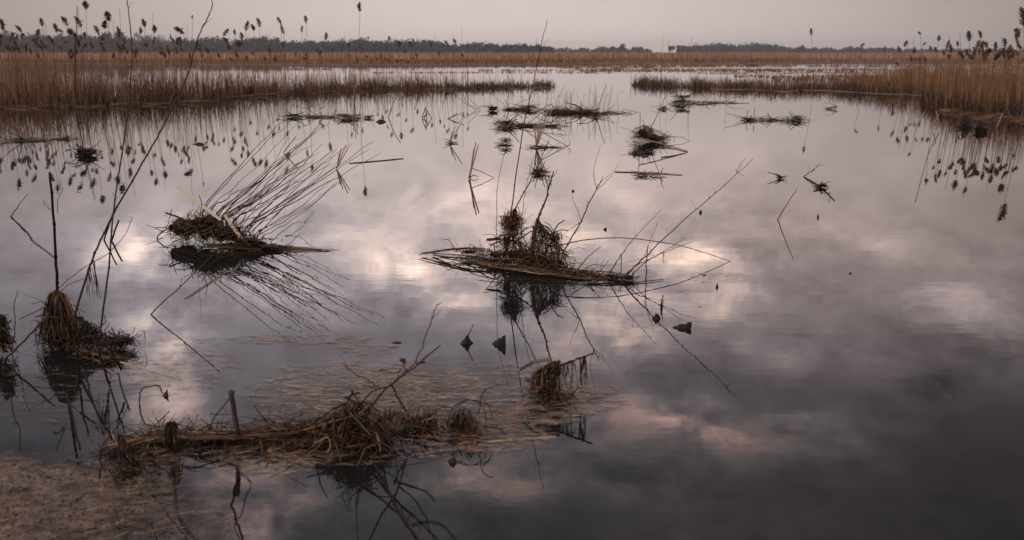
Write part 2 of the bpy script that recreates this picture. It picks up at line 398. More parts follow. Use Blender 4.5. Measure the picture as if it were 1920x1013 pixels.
blades(mb, 3800, RB_EDGE, 5, lambda x: U(.1, .75), .014, .35, dens=lerp_tab([(1735, .4), (1800, 1)]), bias=1.2)
for _ in range(350):
    x = U(1735, 1930); p = W(x, lerp_tab(RB_EDGE)(x) + U(-2, 7)); a = random.gauss(0, .4)
    L = U(.15, .7); d = Vector((math.cos(a), math.sin(a), U(-.05, .25))); p.z = U(0, .05)
    mb.ribbon([p, p + d * L * .5, p + d * L], .012, side=Vector((0, .5, 1)))
tag(mb.build('reed_litter', 'thatch', origin=Vector((0, 0, 0))), 'dark tangled litter and short stubble at the foot of the right reeds', 'reed litter', kind='stuff')
mb = MB(); blades(mb, 2600, RIGHT_EDGE, 1.5, lambda x: U(.06, .3), .022, .5, dens=clumpy(.05, 3, .6, .8)); blades(mb, 3200, RB_EDGE, 2.0, lambda x: U(.1, .5), .016, .5)
tag(mb.build('wet_stubble', 'wetstraw', origin=Vector((0, 0, 0))), 'dark wet stubble along the water line of the right reeds', 'reed stubble', kind='stuff')
# pale mud edge of the right bank
mb = MB()
for i in range(90):
    t = i / 89; x = 1330 + t * 470; y = lerp_tab(RIGHT_EDGE + [(1900, 190)])(x) + .4 + noise.noise(Vector((t * 9, 1, 0))) * .7
    w_ = (.35 + .7 * t) * max(.05, 1 + 1.6 * noise.noise(Vector((t * 22, 6, 0)))) * (1 - max(0, (t - .92) / .08))
    a = W(x, y + .9); b_ = W(x, y + .8 - .8 * w_); sh_ = shore(x, a.y); a.y += sh_; b_.y += sh_; k = len(mb.v)
    mb.v += [Vector((a.x, a.y, -.01)), Vector((a.x, a.y + .15, .012)), Vector((b_.x, b_.y + .1, .015)), Vector((b_.x, b_.y + .3, -.01))]
    if k: mb.f += [(k - 4, k, k + 1, k - 3), (k - 3, k + 1, k + 2, k - 2), (k - 2, k + 2, k + 3, k - 1)]
o = mb.build('mud_bank', 'edge', origin=Vector((0, 0, 0))); tag(o, 'narrow pale mud edge below the right hand reeds', kind='structure')
# islets of sedge in the open water beyond
def islet(x0, x1, y, dep, h, n, label):
    mb = MB(); blades(mb, n, [(x0, y), ((x0 + x1) / 2, y + U(-.4, .4)), (x1, y)], dep, lambda x: h * U(.3, 1), .05, .3, dens=clumpy(.035, x0, .55, 1.0))
    tag(mb.build('sedge_strip', 'sedge', origin=Vector((0, 0, 0))), label, 'sedge', kind='stuff')
islet(1030, 1250, 127.5, 3, .22, 900, 'short thin strip of brown sedge in open water, nearest the centre')
islet(1080, 1920, 130.5, 3, .22, 2600, 'long low broken line of brown sedge across the far right water')
islet(1300, 1760, 138, 2, .16, 1200, 'faint low line of sedge just behind the right reeds')
islet(1020, 1420, 124.3, 6, .30, 1800, 'low brown sedge strip in front of the far field, right of centre')
islet(120, 700, 126.5, 2, .13, 900, 'faint low sedge line behind the left reeds')
islet(640, 1300, 126, 8, .22, 2200, 'ragged sedge strip just in front of the far field in the middle')
islet(1100, 1700, 134, 4, .3, 1500, 'broken brown sedge strip halfway between the right bank and the far field')
islet(1240, 1920, 125.5, 8, .26, 3000, 'ragged sedge strip just in front of the far field at right')
islet(1380, 1760, 144, 3, .25, 1100, 'scattered sedge tufts in the water just beyond the right bank')
islet(200, 620, 131, 5, .25, 1400, 'sedge tufts in the water behind the left reed bed')
islet(900, 1500, 133, 3, .24, 1500, 'scattered low sedge strip in the open water at the far centre')
islet(700, 1150, 137, 2, .18, 800, 'thin sedge strip behind the right end of the left reed bed')
islet(1450, 1900, 150, 4, .35, 1500, 'patchy sedge in the shallows beyond the right bank')
# the far field: sedge in front, tall reeds behind
mb = MB()
E2 = [(-600, 120), (200, 120.7), (500, 121.6), (750, 122.5), (1000, 121), (1200, 118.3), (1500, 118.8), (2500, 118.5)]
blades(mb, 26000, E2, 60, lambda x: U(.25, .55), .12, .3, z0=.08)
tag(mb.build('sedge_meadow', 'sedge', origin=Vector((0, 0, 0))), 'low orange brown sedge along the front of the far field', 'sedge', kind='stuff')
mb = MB()
E3 = [(-600, 112), (200, 112.6), (500, 112.2), (750, 112), (1000, 111.5), (1200, 111), (1500, 111), (2500, 111)]
blades(mb, 30000, E3, 55, lambda x: U(1.1, 1.75), .16, .12, z0=.08)
blades(mb, 16000, [(a, 104) for a in (-700, 0, 960, 1900, 2600)], 250, lambda x: U(1.3, 1.9), .30, .12, z0=.08)
tag(mb.build('far_reed_field', 'field', origin=Vector((0, 0, 0))), 'broad band of pinkish tan reeds filling the far field', 'reeds', kind='stuff')

# ------------------------------------------------------------------ far woods and single trees
def crown(mb, c, w_, h, n, fl):
    lob = [(Vector((U(-.45, .45) * w_, U(-.4, .4) * w_, U(.35, .85) * h)), U(.22, .4)) for _ in range(5)]
    for _ in range(n):
        l, r_ = random.choice(lob)
        d = Vector((random.gauss(0, 1), random.gauss(0, 1), random.gauss(0, 1))).normalized() * (R() ** .45)
        mb.flake(c + l + Vector((d.x * w_ * r_, d.y * w_ * r_, d.z * h * r_ * .75)), fl * U(.6, 1.3))
def trunk(mb, c, h, r_, limbs=5):
    mb.tube([c + Vector((0, 0, -.2)), c + Vector((U(-.1, .1), 0, h * .5)), c + Vector((U(-.2, .2), 0, h * .92))], r_, r_ * .25, 5)
    for _ in range(limbs):
        z = U(.25, .7) * h; a = U(0, 6.28); l = U(.15, .35) * h
        s_ = c + Vector((0, 0, z)); mb.tube([s_, s_ + Vector((math.cos(a) * l * .5, math.sin(a) * l * .5, l * .45)), s_ + Vector((math.cos(a) * l, math.sin(a) * l, l * 1.1))], r_ * .4, r_ * .08, 4)
def wood(label, prof, Y, n, fl=1.0, per=60):
    """prof: (x, top row) of the wood's outline"""
    mb = MB(); f_ = lerp_tab(prof); x0, x1 = prof[0][0], prof[-1][0]
    for _ in range(n):
        x = U(x0, x1); yy = Y * U(1, 1.09); top = f_(x) + random.gauss(.6, 1.6) + 2.6 * noise.noise(Vector((x * .06, Y, 0)))
        p = pt(x, 98, yy); p.z = .1; hh = pt(x, top, yy).z
        if hh < 1: continue
        crown(mb, p, hh * U(.55, .8), hh, per, fl)
        mb.tube([p, p + Vector((0, 0, hh * .7))], .16, .06, 4)
        for _ in range(18): mb.flake(p + Vector((U(-.4, .4) * hh, U(-2, 2), U(0, .45) * hh)), fl * 1.4)
    return tag(mb.build('far_wood', 'wood', origin=Vector((0, 0, 0))), label, 'wood', kind='stuff')
wood('dark wood on the horizon behind the left reeds', [(-120, 64), (0, 62), (20, 68), (45, 66), (70, 63), (90, 72), (110, 64), (150, 66), (200, 70), (250, 72), (330, 78), (350, 76), (400, 70), (440, 76), (470, 72), (500, 69), (530, 77), (600, 78), (640, 78), (670, 73), (700, 77), (760, 78), (790, 73), (830, 80), (860, 85), (900, 80), (940, 86), (980, 83), (1020, 88), (1035, 91)], 760, 900, .9)
wood('low distant tree line right of centre on the horizon', [(990, 91), (1100, 91.5), (1150, 90), (1180, 93), (1220, 93)], 1150, 190, 1.1, 40)
wood('blue grey wood on the horizon at right', [(1275, 87), (1310, 85), (1350, 83), (1380, 84), (1400, 81), (1430, 83), (1460, 86), (1480, 90), (1500, 88), (1520, 92), (1550, 91), (1600, 90), (1640, 91), (1700, 93), (1800, 94), (1900, 94), (2050, 93)], 1050, 560, 1.1)
def tree(x, top, Y, wr, mat, label, n=420, fl=.8, group=None):
    p = pt(x, 98, Y); p.z = .1; hh = pt(x, top, Y).z
    t = thing('tree', p, label, 'tree', group)
    a = MB(); trunk(a, p, hh, hh * .022); a.build('trunk', mat, t)
    c = MB(); crown(c, p, hh * wr, hh, n, fl); c.build('crown', mat, t)
tree(1164, 83, 1000, .75, 'wood', 'round topped tree standing above the low horizon trees right of centre')
tree(1147, 88, 1000, .9, 'wood', 'lower bushy tree just left of the round topped horizon tree')
tree(1196, 89, 1000, 1.3, 'wood', 'wide low tree just right of the round topped horizon tree')
tree(1259, 87, 950, .6, 'wood', 'small lone tree left of the right hand wood')
tree(1273, 84, 950, .6, 'wood', 'narrow tree at the left end of the right hand wood')
tree(1502, 86, 980, .8, 'wood', 'tree with a rounded top beside the dip in the right hand wood')
for x, top, lb in ((262, 60, 'pale bare tree rising above the left wood, tallest of the bare ones'), (285, 64, 'pale bare tree with a broad crown, middle of the bare ones above the left wood'), (310, 61, 'pale bare tree with a thin crown, rightmost of the bare ones above the left wood')):
    tree(x, top, 640, .8, 'paletree', lb, 330, .5)
tree(14, 56, 640, .8, 'wood', 'tall dark tree at the far left of the horizon wood')
tree(212, 59, 640, .9, 'wood', 'dark bushy tree standing above the left wood beside the bare trees')

# ------------------------------------------------------------------ single reeds with seed heads
def plume(seed, pale=False):
    random.seed(seed); mb = MB(); L = U(.24, .36); dr = U(.0, .15) * random.choice((-1, 1))
    ax = [Vector((dr * (k / 6) ** 2, 0, L * (k / 6) * (1 - .35 * abs(dr) * 5 * (k / 6)))) for k in range(7)]
    mb.tube(ax, .004, .002, 4)
    for _ in range(170):
        k = R() ** .8 * 6; i = min(5, int(k)); p = ax[i].lerp(ax[i + 1], k - i)
        w_ = (.078 * math.sin(math.pi * min(1, (k / 6) * .85 + .12)) + .008)
        d = Vector((random.gauss(0, 1) + dr * 4, random.gauss(0, 1), U(-.6, .9))).normalized()
        q_ = p + d * w_ * U(.2, 1.25); mb.ribbon([p, q_, q_ + Vector((dr * .15, 0, U(.0, .03)))], .026, tip=.6)
    me = bpy.data.meshes.new('seed_head'); me.from_pydata([tuple(v) for v in mb.v], [], mb.f); me.update()
    me.materials.append(M['palelume' if pale else 'plume']); return me
PL = [plume(100 + i) for i in range(8)]; PLP = [plume(200 + i, True) for i in range(5)]
random.seed(11)
def reed(hx, hy, by, label, group=None, size=1.0, pale=False, headless=False, lean=None, dark=False, leaves=1, r=.006):
    """head at picture spot (hx,hy), standing where the water is seen at row by"""
    lean = U(-6, 6) if lean is None else lean
    b_ = W(hx + lean, by); b_.z = -.05; t_ = pt(hx, hy + 6, b_.y * U(.99, 1.01))
    t = thing('reed', Vector((b_.x, b_.y, 0)), label, 'reed', group)
    mid = b_.lerp(t_, .55) + Vector((U(-.04, .04), U(-.03, .03), 0))
    P = smooth([b_, mid, t_], 3)
    a = MB(); a.tube(P, r * 1.4, r * .9, 4); a.build('stem', 'darkbark' if dark else 'reed', t)
    for _ in range(leaves):
        k = U(.35, .8); p = b_.lerp(t_, k); an = random.choice((0, math.pi)) + U(-.8, .8); l = U(.18, .4); d = Vector((math.cos(an), math.sin(an), 0))
        a = MB(); a.ribbon([p, p + d * l * .4 + Vector((0, 0, l * .5)), p + d * l * .9 + Vector((0, 0, l * U(.0, .55)))], .014, side=Vector((.3, .8, .4)), tip=.1)
        a.build('leaf', 'reed', t)
    if not headless:
        me = random.choice(PLP if pale else PL); h = bpy.data.objects.new('seed_head', me); COL.objects.link(h); h.parent = t
        h.location = t_ - Vector((b_.x, b_.y, 0)); h.rotation_euler = (U(-.3, .3), U(-.5, .5), U(-.9, .9)); h.scale = (size * U(.75, 1.25), size, size * U(.8, 1.15))
    return t
def zone(hx, hy, side, pale, stalk=False):
    k = ('bare reed stalk' if stalk else 'pale headed reed' if pale else 'dark headed reed')
    v = ', low,' if hy > 97 else ', mid height,' if hy > 72 else ', tall,'
    if side == 'L': w = ('at the far left edge' if hx < 80 else 'left of the upright bare shoot' if hx < 240 else 'between the two long bare shoots' if hx < 370 else 'right of the curved bare shoot' if hx < 520 else 'left of the tall lone reed' if hx < 665 else 'right of the tall lone reed')
    else: w = ('left of the right reed bed' if hx < 1700 else 'in the left half of the right reed bed' if hx < 1820 else 'in the right reed bed near the picture edge')
    return k + v + ' ' + w
GL = 'brown seed headed reeds in the left reed bed'; GR = 'brown seed headed reeds in the right reed bed'
spec = [(161, 12, 196, 'tallest left reed with a dark nodding seed head near the top edge', 1.25), (203, 34, 196, 'left reed with the biggest bushy seed head', 1.5),
 (80, 44, 200, 'slim seed headed reed standing clear above the wood at far left', 1.0), (127, 42, 198, 'left reed with a hooked nodding head against the sky', 1.05),
 (361, 29, 190, 'thin reed with a tiny head left of the curved bare stem', .5), (345, 58, 192, 'reed with a thick dark head standing alone over the left wood', 1.2),
 (528, 42, 181, 'reed with a plump head against the sky, left of the middle strip', 1.05), (574, 38, 178, 'reed with a head bent to the left, above the middle strip', .95),
 (675, 16, 189, 'tall lone reed with a round dark head against the sky left of centre', 1.35), (855, 76, 168, 'rightmost seed headed reed of the left bank', .9),
 (748, 84, 170, 'reed with a long pale brown head over the far field', 1.0), (1521, 61, 171, 'lone tall reed with a dark head above the right hand wood', .95),
 (1918, 44, 220, 'tallest reed at the right edge of the picture', 1.5)]
for hx, hy, by, lb, s_ in spec: reed(hx, hy, by, lb, None, s_)
lst = [(197, 48), (186, 60), (152, 45), (118, 56), (107, 55), (41, 56), (6, 51), (263, 58), (222, 64), (290, 56), (441, 60), (461, 52), (476, 52), (487, 45), (533, 58), (566, 55), (610, 71), (453, 69), (419, 62), (426, 76), (731, 71), (772, 81), (841, 81), (272, 46), (140, 62), (158, 66), (132, 60), (70, 62)]
for hx, hy in lst: reed(hx, hy, lerp_tab(LEFT_EDGE)(hx) - U(1, 7), zone(hx, hy, 'L', False), GL, U(.8, 1.15))
for _ in range(150):
    hx = U(-40, 330) if R() < .62 else U(330, 880); hy = U(66, 104) if hx < 350 else U(80, 112)
    pl_ = R() < .78; reed(hx, hy, lerp_tab(LEFT_EDGE)(hx) - U(2, 14), zone(hx, hy, 'L', pl_), GL, U(.5, .95), pale=pl_)
for hx, hy in [(1613, 83), (1658, 91), (1696, 82), (1726, 60), (1759, 72), (1775, 86), (1817, 72), (1839, 67), (1852, 84), (1884, 82), (1906, 70), (1796, 82), (1730, 80), (1688, 94), (1866, 90), (1897, 94), (1830, 88), (1745, 88), (1912, 60)]:
    reed(hx, hy, (lerp_tab(RIGHT_EDGE)(hx) if hx < 1750 else 214) - U(0, 8), zone(hx, hy, 'R', False), GR, U(.6, 1.0))
for _ in range(38):
    hx = 1650 + 280 * R() ** .7; hy = U(88, 120) - (hx > 1800) * 8
    pl_ = R() < .75; reed(hx, hy, (lerp_tab(RIGHT_EDGE)(min(hx, 1800)) if hx < 1770 else 213) - U(0, 10), zone(hx, hy, 'R', pl_), GR, U(.5, 1.0), pale=pl_)
GS = 'bare reed stalks without heads in the reed beds'
for hx, hy, by, s_ in [(145, 5, 197, 1), (148, 12, 197, 0), (224, 8, 196, 0), (212, 28, 196, 0), (286, 18, 193, 0), (330, 48, 190, 0), (351, 44, 190, 0), (505, 55, 181, 0), (646, 58, 172, 0), (815, 58, 168, 0), (866, 45, 167, 0), (850, 55, 167, 0), (934, 75, 165, 0), (950, 90, 165, 0), (978, 98, 164, 0), (1244, 58, 163, 0), (1253, 66, 163, 0), (1298, 62, 165, 0), (1294, 74, 165, 0), (1365, 80, 167, 0), (1713, 62, 177, 0), (1703, 66, 177, 0), (1780, 60, 200, 0), (1800, 55, 210, 0), (1878, 65, 215, 0), (86, 40, 199, 0), (140, 50, 198, 0)]:
    reed(hx, hy, by, zone(hx, hy, 'L' if hx < 1100 else 'R', 0, True), GS, headless=True, r=.013 if s_ else .0055, dark=bool(s_), leaves=0)
for _ in range(60):
    hx = U(420, 1030); reed(hx, U(112, 140), lerp_tab(LEFT_EDGE)(hx) - U(0, 4), zone(hx, 120, 'L', 0, True), GS, headless=True, leaves=1)
# ------------------------------------------------------------------ sticks, twigs, branches
def twiggy(t, P, n, L, r, mat, up=.5, lo=.25):
    for _ in range(n):
        k = U(lo, .95) * (len(P) - 1); i = int(k); p = P[i].lerp(P[min(i + 1, len(P) - 1)], k - i)
        ax = (P[min(i + 1, len(P) - 1)] - P[max(i - 1, 0)]).normalized()
        d = (ax * U(.5, 1) + Vector((U(-1, 1), U(-1, 1) * .7, U(-.4, 1) * up)) * .8).normalized(); l = L * U(.4, 1.2)
        q_ = [p, p + d * l * .35 + Vector((U(-.1, .1), 0, U(-.1, .1))) * l, p + d * l * .7 + Vector((U(-.15, .15), 0, U(-.1, .15))) * l, p + d * l]
        q_ = [Vector((v.x, v.y, max(v.z, .004))) for v in q_]
        a = MB(); a.tube(smooth(q_, 2), r, r * .35, 4); a.build('side_twig', mat, t)
def stick(name, label, cat, pts_, yb, r0, r1, mat='bark', dY=0.0, twigs=0, tl=.12, jit=.004, group=None, low=.25, knots=True):
    """pts_: picture outline; yb: row where it meets the water (sets distance); dY: how much farther the tip leans"""
    Y0 = W(pts_[0][0], yb).y; n = len(pts_)
    P = [pt(x, y, Y0 + dY * i / (n - 1)) for i, (x, y) in enumerate(pts_)]
    P = [Vector((p.x, p.y, max(p.z, -.03))) for p in P]
    S_ = smooth(P, 4, jit)
    t = thing(name, Vector((P[0].x, P[0].y, max(0, P[0].z))), label, cat, group)
    a = MB(); a.tube(S_, r0, r1, 6)
    if knots:
        for i in range(2, len(S_) - 2, 3):
            rr = (r0 + (r1 - r0) * i / len(S_)) * 1.5; a.blob(S_[i], rr, rr, rr, 6, 4, .3, zmin=-1)
    a.build('stem', mat, t, smooth=True)
    if twigs: twiggy(t, S_, twigs, tl, max(.0009, r1 * .8), mat, lo=low)
    return t
def floating(name, label, cat, pts_, r, mat='bark', twigs=0, tl=.08, z=.006, group=None, r1=None):
    P = [W(x, y, z) for x, y in pts_]; S_ = smooth(P, 4, .002)
    t = thing(name, Vector((P[0].x, P[0].y, 0)), label, cat, group)
    a = MB(); a.tube(S_, r, r1 or r * .6, 6); a.build('stem', mat, t, smooth=True)
    if twigs: twiggy(t, S_, twigs, tl, r * .35, mat, up=.8)
    return t
def plank(label, pts_, ys, w_, mat='palereed', name='flat_reed_piece'):
    P = [pt(x, y, W(x, yy).y) for (x, y), yy in zip(pts_, ys)]
    P = smooth(P, 3, .001); o = P[0].copy(); a = MB(); a.plank(P, w_, .004)
    return tag(a.build(name, mat, origin=o), label, 'reed piece')
# ------------------------------------------------------------------ drifted heaps
def straws(mb, lobes, n, L, w_, axis=(1, 0), spread=.9, curl=.5, droop=.3, shell=.5, zk=.7):
    tot = sum(l[2] * l[3] for l in lobes)
    for (c, rx, rz, ry) in [(l[0], l[1], l[2], l[3]) for l in lobes]:
        for _ in range(int(n * rz * ry / tot * 1.0) + 1):
            d = Vector((random.gauss(0, 1), random.gauss(0, 1), random.gauss(0, 1))).normalized() * (shell + (1 - shell) * R())
            p = c + Vector((d.x * rx, d.y * ry, d.z * rz))
            ax = Vector((axis[0], axis[1], 0)) * random.choice((-1, 1)) + Vector((random.gauss(0, 1), random.gauss(0, 1), random.gauss(0, zk))) * spread
            ax.normalize(); l = min(L, 2.4 * rx + .02) * U(.3, 1.35); P = []; v = ax.copy(); q_ = p - ax * l * .5
            bend = Vector((random.gauss(0, 1), random.gauss(0, 1), random.gauss(0, 1) - droop * 2)) * curl * .35
            for k in range(5):
                P.append(Vector((q_.x, q_.y, max(q_.z, U(.002, .012))))); q_ = q_ + v * l / 4; v = (v + bend).normalized()
            if R() < .6: mb.tube(P, w_ * U(.3, .55), w_ * .2, 3)
            else: mb.ribbon(P, w_ * U(.9, 2.0), tip=.4)
def lobe(x, y, hw, hh, yw, ky=.7):
    Y = W(x, yw).y; c = pt(x, y, Y); s_ = px(Y)
    return (c, hw * s_, hh * s_, hw * s_ * ky)
def heap(label, lobes, n, L=.16, w_=.006, axis=(1, 0), spread=.9, curl=.5, cat='debris heap', core=.72, name='debris_heap', mats=('straw', 'wetstraw'), moss=0, ratio=.5, group=None, zk=.7, loose=0):
    lb = [lobe(*l) for l in lobes]; o = Vector((lb[0][0].x, lb[0][0].y, 0))
    t = thing(name, o, label, cat, group)
    if core:
        a = MB()
        for c, rx, rz, ry in lb: a.blob(Vector((c.x, c.y, c.z)), rx * core, ry * core, rz * core * .9, 20, 12, .8, 7, -.02)
        a.build('mud_core', 'mud', t)
    a = MB(); straws(a, lb, int(n * ratio), L, w_, axis, spread, curl, zk=zk); a.build('dry_straw', mats[0], t)
    a = MB(); straws(a, lb, int(n * (1 - ratio)), L * .9, w_ * 1.15, axis, spread * 1.1, curl * 1.3, .6, .3, zk); a.build('wet_straw', mats[1], t)
    for _ in range(loose):                 # kinked loose stalks sticking out
        c, rx, rz, ry = random.choice(lb); p = c + Vector((U(-.8, .8) * rx, U(-.6, .6) * ry, U(-.3, .5) * rz)); p.z = max(.002, p.z); a_ = U(0, 6.28); l = L * U(.6, 1.6)
        d = Vector((math.cos(a_), math.sin(a_), U(-.25, .75))).normalized(); kn = U(.3, .7); e = (d + Vector((U(-1, 1), U(-1, 1), U(-1, .3))) * .8).normalized()
        Q = [p, p + d * l * kn * .5, p + d * l * kn, p + d * l * kn + e * l * (1 - kn)]
        Q = [Vector((v.x, v.y, max(v.z, .003))) for v in Q]; a = MB(); rr = w_ * U(.45, 1.1); a.tube(Q, rr, rr * .5, 5); a.build('loose_stalk', random.choice(('darkbark', 'wetstraw', 'straw')), t)
    if moss:
        a = MB()
        for _ in range(moss):
            c, rx, rz, ry = random.choice(lb); p = c + Vector((U(-1, 1) * rx, -abs(U(.3, 1)) * ry, U(-.8, .5) * rz)); p.z = max(p.z, .006); a.flake(p, U(.004, .012))
        a.build('moss', 'moss', t)
    return t, lb
def drape(t, lines, yb, n, ydrop, w_, mat='straw', spread=.05, L=None, name='hanging_grass'):
    """strands hung over a picture line, falling to row ydrop"""
    mb = MB(); Y0 = W(lines[0][0], yb).y
    P = [pt(x, y, Y0) for x, y in lines]
    for _ in range(n):
        k = R() * (len(P) - 1); i = int(k); p = P[i].lerp(P[i + 1], k - i); zb = max(.0, pt(0, ydrop + U(-12, 8), Y0).z)
        a = U(0, 6.28); sp = spread * U(.2, 1.3); d = Vector((math.cos(a), math.sin(a) * .7, 0)) * sp; hh = p.z - zb
        if L: hh = min(hh, L * U(.5, 1.2))
        w0 = spread * .35; Q = [p - d * .15 + Vector((0, 0, U(-.01, .008))), p + d * .3 + Vector((0, 0, U(.0, .012))), p + d * .6 + Vector((U(-w0, w0) * .6, U(-w0, w0) * .5, -hh * .35)), p + d * .85 + Vector((U(-w0, w0), U(-w0, w0) * .6, -hh * U(.55, .8))), p + d * U(.5, 1.3) + Vector((U(-w0, w0) * 1.5, 0, -hh * random.choice((1, 1, .8))))]
        Q = [Vector((v.x, v.y, max(v.z, .003))) for v in Q]
        mb.ribbon(smooth(Q, 2), w_ * U(.6, 1.6), tip=.4)
    return mb.build(name, mat, t)

# ---- heap with the fan of thin twigs, left of centre
T, _ = heap('matted straw heap left of centre that the fan of thin twigs grows from', [(345, 428, 42, 26, 452), (385, 424, 48, 34, 458), (425, 438, 48, 26, 463), (465, 454, 42, 12, 467), (505, 462, 40, 5, 468)], 650, .16, .0050, (1, -.1), 1.2, 1.0, moss=20, core=.55, loose=26)
a = MB()
for _ in range(26):
    y0 = U(-6, 6); P = [W(U(370, 450), 462 + y0, U(.005, .05)), W(500, 463 + y0 * .9, U(.004, .02)), W(U(545, 640), 467 + y0 * .3 + U(0, 3), .005)]
    a.tube(smooth(P, 3), U(.002, .005), .0012, 4)
a.build('trailing_straw', 'straw', T)
plank('long flat pale reed piece lying slantwise on the heap left of centre, upper one', [(332, 348), (372, 380), (414, 413)], [456, 460, 464], .026, 'bleached')
plank('shorter flat pale reed piece on the same heap, reaching down to the water', [(421, 403), (443, 434), (466, 466)], [464, 466, 468], .027, 'bleached')
stick('broken_stick', 'short dark stick poking out at the upper left of the twig fan heap', 'stick', [(350, 414), (330, 406), (310, 399)], 450, .008, .007, 'darkbark', knots=False)
stick('broken_stick', 'thin pointed stick at the left tip of the twig fan heap, slanting up', 'stick', [(305, 434), (290, 428), (274, 422)], 440, .004, .002, 'darkbark', knots=False)
stick('broken_stick', 'short stub below the left tip of the twig fan heap', 'stick', [(312, 430), (300, 438), (293, 449)], 448, .006, .005, 'darkbark', knots=False)
stick('thin_shoot', 'fine upright stem behind the twig fan heap', 'stem', [(363, 388), (360, 350), (357, 304)], 452, .0016, .0012, 'palereed')
fan = [((383, 386), (530, 228)), ((386, 390), (545, 222)), ((390, 396), (562, 226)), ((398, 392), (470, 340)), ((405, 400), (601, 224)), ((410, 405), (590, 246)), ((415, 406), (609, 238)), ((420, 402), (585, 262)), ((425, 406), (581, 290)),
 ((430, 405), (575, 300)), ((432, 410), (612, 268)), ((440, 410), (560, 310)), ((445, 412), (602, 290)), ((455, 415), (630, 272)), ((462, 426), (699, 260)), ((466, 430), (694, 287)), ((470, 436), (640, 300)), ((476, 432), (662, 264)), ((480, 440), (629, 332)),
 ((490, 446), (625, 338)), ((500, 452), (594, 385)), ((470, 422), (562, 330)), ((418, 404), (540, 285)), ((436, 414), (548, 262)), ((450, 420), (530, 300)), ((428, 410), (506, 330)), ((445, 425), (616, 305)), ((408, 402), (566, 250)), ((484, 444), (590, 350)), ((460, 430), (574, 300))]
fan += [((x0 + U(-6, 8), y0 + U(0, 8)), (x1 + U(-25, 25), y1 + U(-5, 40))) for (x0, y0), (x1, y1) in fan[4:26:2]]
for i, ((x0, y0), (x1, y1)) in enumerate(fan):
    bow = U(-14, 18); x1 += U(-8, 8); y1 += U(-8, 12); f0 = .33; f1 = .7
    stick('dry_twig', ('steep thin twig in the left of the slanting twig fan' if x1 < 570 else 'thin twig in the dense middle of the slanting twig fan' if x1 < 612 else 'low thin twig at the right of the slanting twig fan'), 'twig', [(x0 + U(-3, 3), min(458, y0 + 38)), (x0, y0), (x0 + (x1 - x0) * f0, y0 + (y1 - y0) * f0 + bow * .7), (x0 + (x1 - x0) * f1, y0 + (y1 - y0) * f1 + bow), (x1, y1)],
          459, random.choice((.0032, .004, .0052, .0065)), .0016, random.choice(('bark', 'redstem', 'bark', 'darkbark')), dY=U(.3, .8), twigs=random.choice((2, 3, 4, 5)), tl=.08, jit=.010, group='thin twigs fanning out of the heap left of centre')
stick('dry_twig', 'short crooked dark twig by the right end of the twig fan heap', 'twig', [(525, 466), (545, 455), (560, 442)], 468, .003, .002, 'darkbark', twigs=3, tl=.08)

# ---- central heap
T, _ = heap('big raft like heap of matted straw and sticks in the middle of the water', [(975, 478, 52, 26, 500), (1012, 488, 55, 22, 506), (1040, 495, 40, 24, 510), (930, 478, 35, 12, 492), (1075, 513, 35, 9, 518), (880, 472, 34, 9, 483), (950, 452, 18, 24, 495), (1120, 518, 26, 6, 521)], 650, .22, .0050, (1, -.35), 1.1, .9, loose=34, core=.36, moss=30)
for mt_, n_ in (('straw', 22), ('wetstraw', 20)):      # long stalks of the raft, lying side by side
    a = MB()
    for _ in range(n_):
        t0 = R() ** .7; o_ = U(-9, 6); x1 = U(900, 1060); x2 = min(1140, x1 + U(60, 160)); row = lambda x: 474 + (x - 782) * .134
        x0 = 782 + 230 * t0
        if x1 < x0 + 40: x1 = x0 + 60; x2 = x1 + U(30, 90)
        P = [W(x0, row(x0) + o_ * (.3 + t0), U(.0, .04)), W((x0 + x1) / 2, row((x0 + x1) / 2) + o_ * 1.2 + U(-2, 2), U(.005, .06)), W(x1, row(x1) + o_ * 1.4, U(.0, .05)), W(x2, row(x2) + o_ + U(-2, 2), U(.0, .02))]
        a.tube(smooth(P, 3, .005), U(.0015, .0055), .002, 5)
    a.build('raft_stalk', mt_, T)
a = MB()
for _ in range(7):
    P = [W(785 + U(0, 20), 476 + U(-2, 2), .02), pt(872 + U(-14, 14), 463 + U(-3, 4), W(0, 486).y), pt(935 + U(-8, 8), 471 + U(-4, 4), W(0, 492).y)]
    a.tube(smooth(P, 4, .003), U(.002, .005), .002, 5)
a.build('raft_stalk', 'straw', T)
T2, _ = heap('round nest like straw tangle caught on stems above the central heap', [(959, 416, 23, 21, 498, .8)], 420, .10, .0036, (1, 0), 1.3, 1.1, cat='straw tangle', core=.55, name='straw_tangle', ratio=.7)
drape(T2, [(948, 425), (962, 398), (968, 390)], 498, 45, 470, .006, spread=.05)
T3 = thing('grass_net', W(1030, 505), 'hanging net of dry grass strands at the right of the central heap', 'hanging grass')
drape(T3, [(1006, 412), (1015, 428), (1032, 441), (1050, 448)], 505, 95, 500, .004, spread=.09)
drape(T3, [(1006, 412), (1000, 440), (992, 470)], 505, 45, 500, .004, spread=.06)
a = MB()
for _ in range(34):
    x = U(998, 1054); P = [pt(1008 + U(-3, 3), 412 + U(0, 12), W(0, 505).y), pt((x + 1008) / 2 + U(2, 12), 440 + U(-8, 8), W(0, 505).y + U(-.08, .08)), pt(x + 4, U(450, 480), W(0, 505).y + U(-.1, .1)), pt(x, 500, W(0, 503).y)]
    a.tube(smooth(P, 4, .007), U(.0015, .004), .0015, 4)
a.build('looped_stem', 'wetstraw', T3)
a = MB()
for _ in range(26):
    x = U(1030, 1056); P = [pt(x - 8, 438 + U(0, 12), W(0, 505).y), pt(x, 432 + U(0, 14), W(0, 505).y + U(-.05, .05)), pt(x + U(-4, 6), 450, W(0, 505).y)]
    a.ribbon(smooth(P, 3, .003), .008)
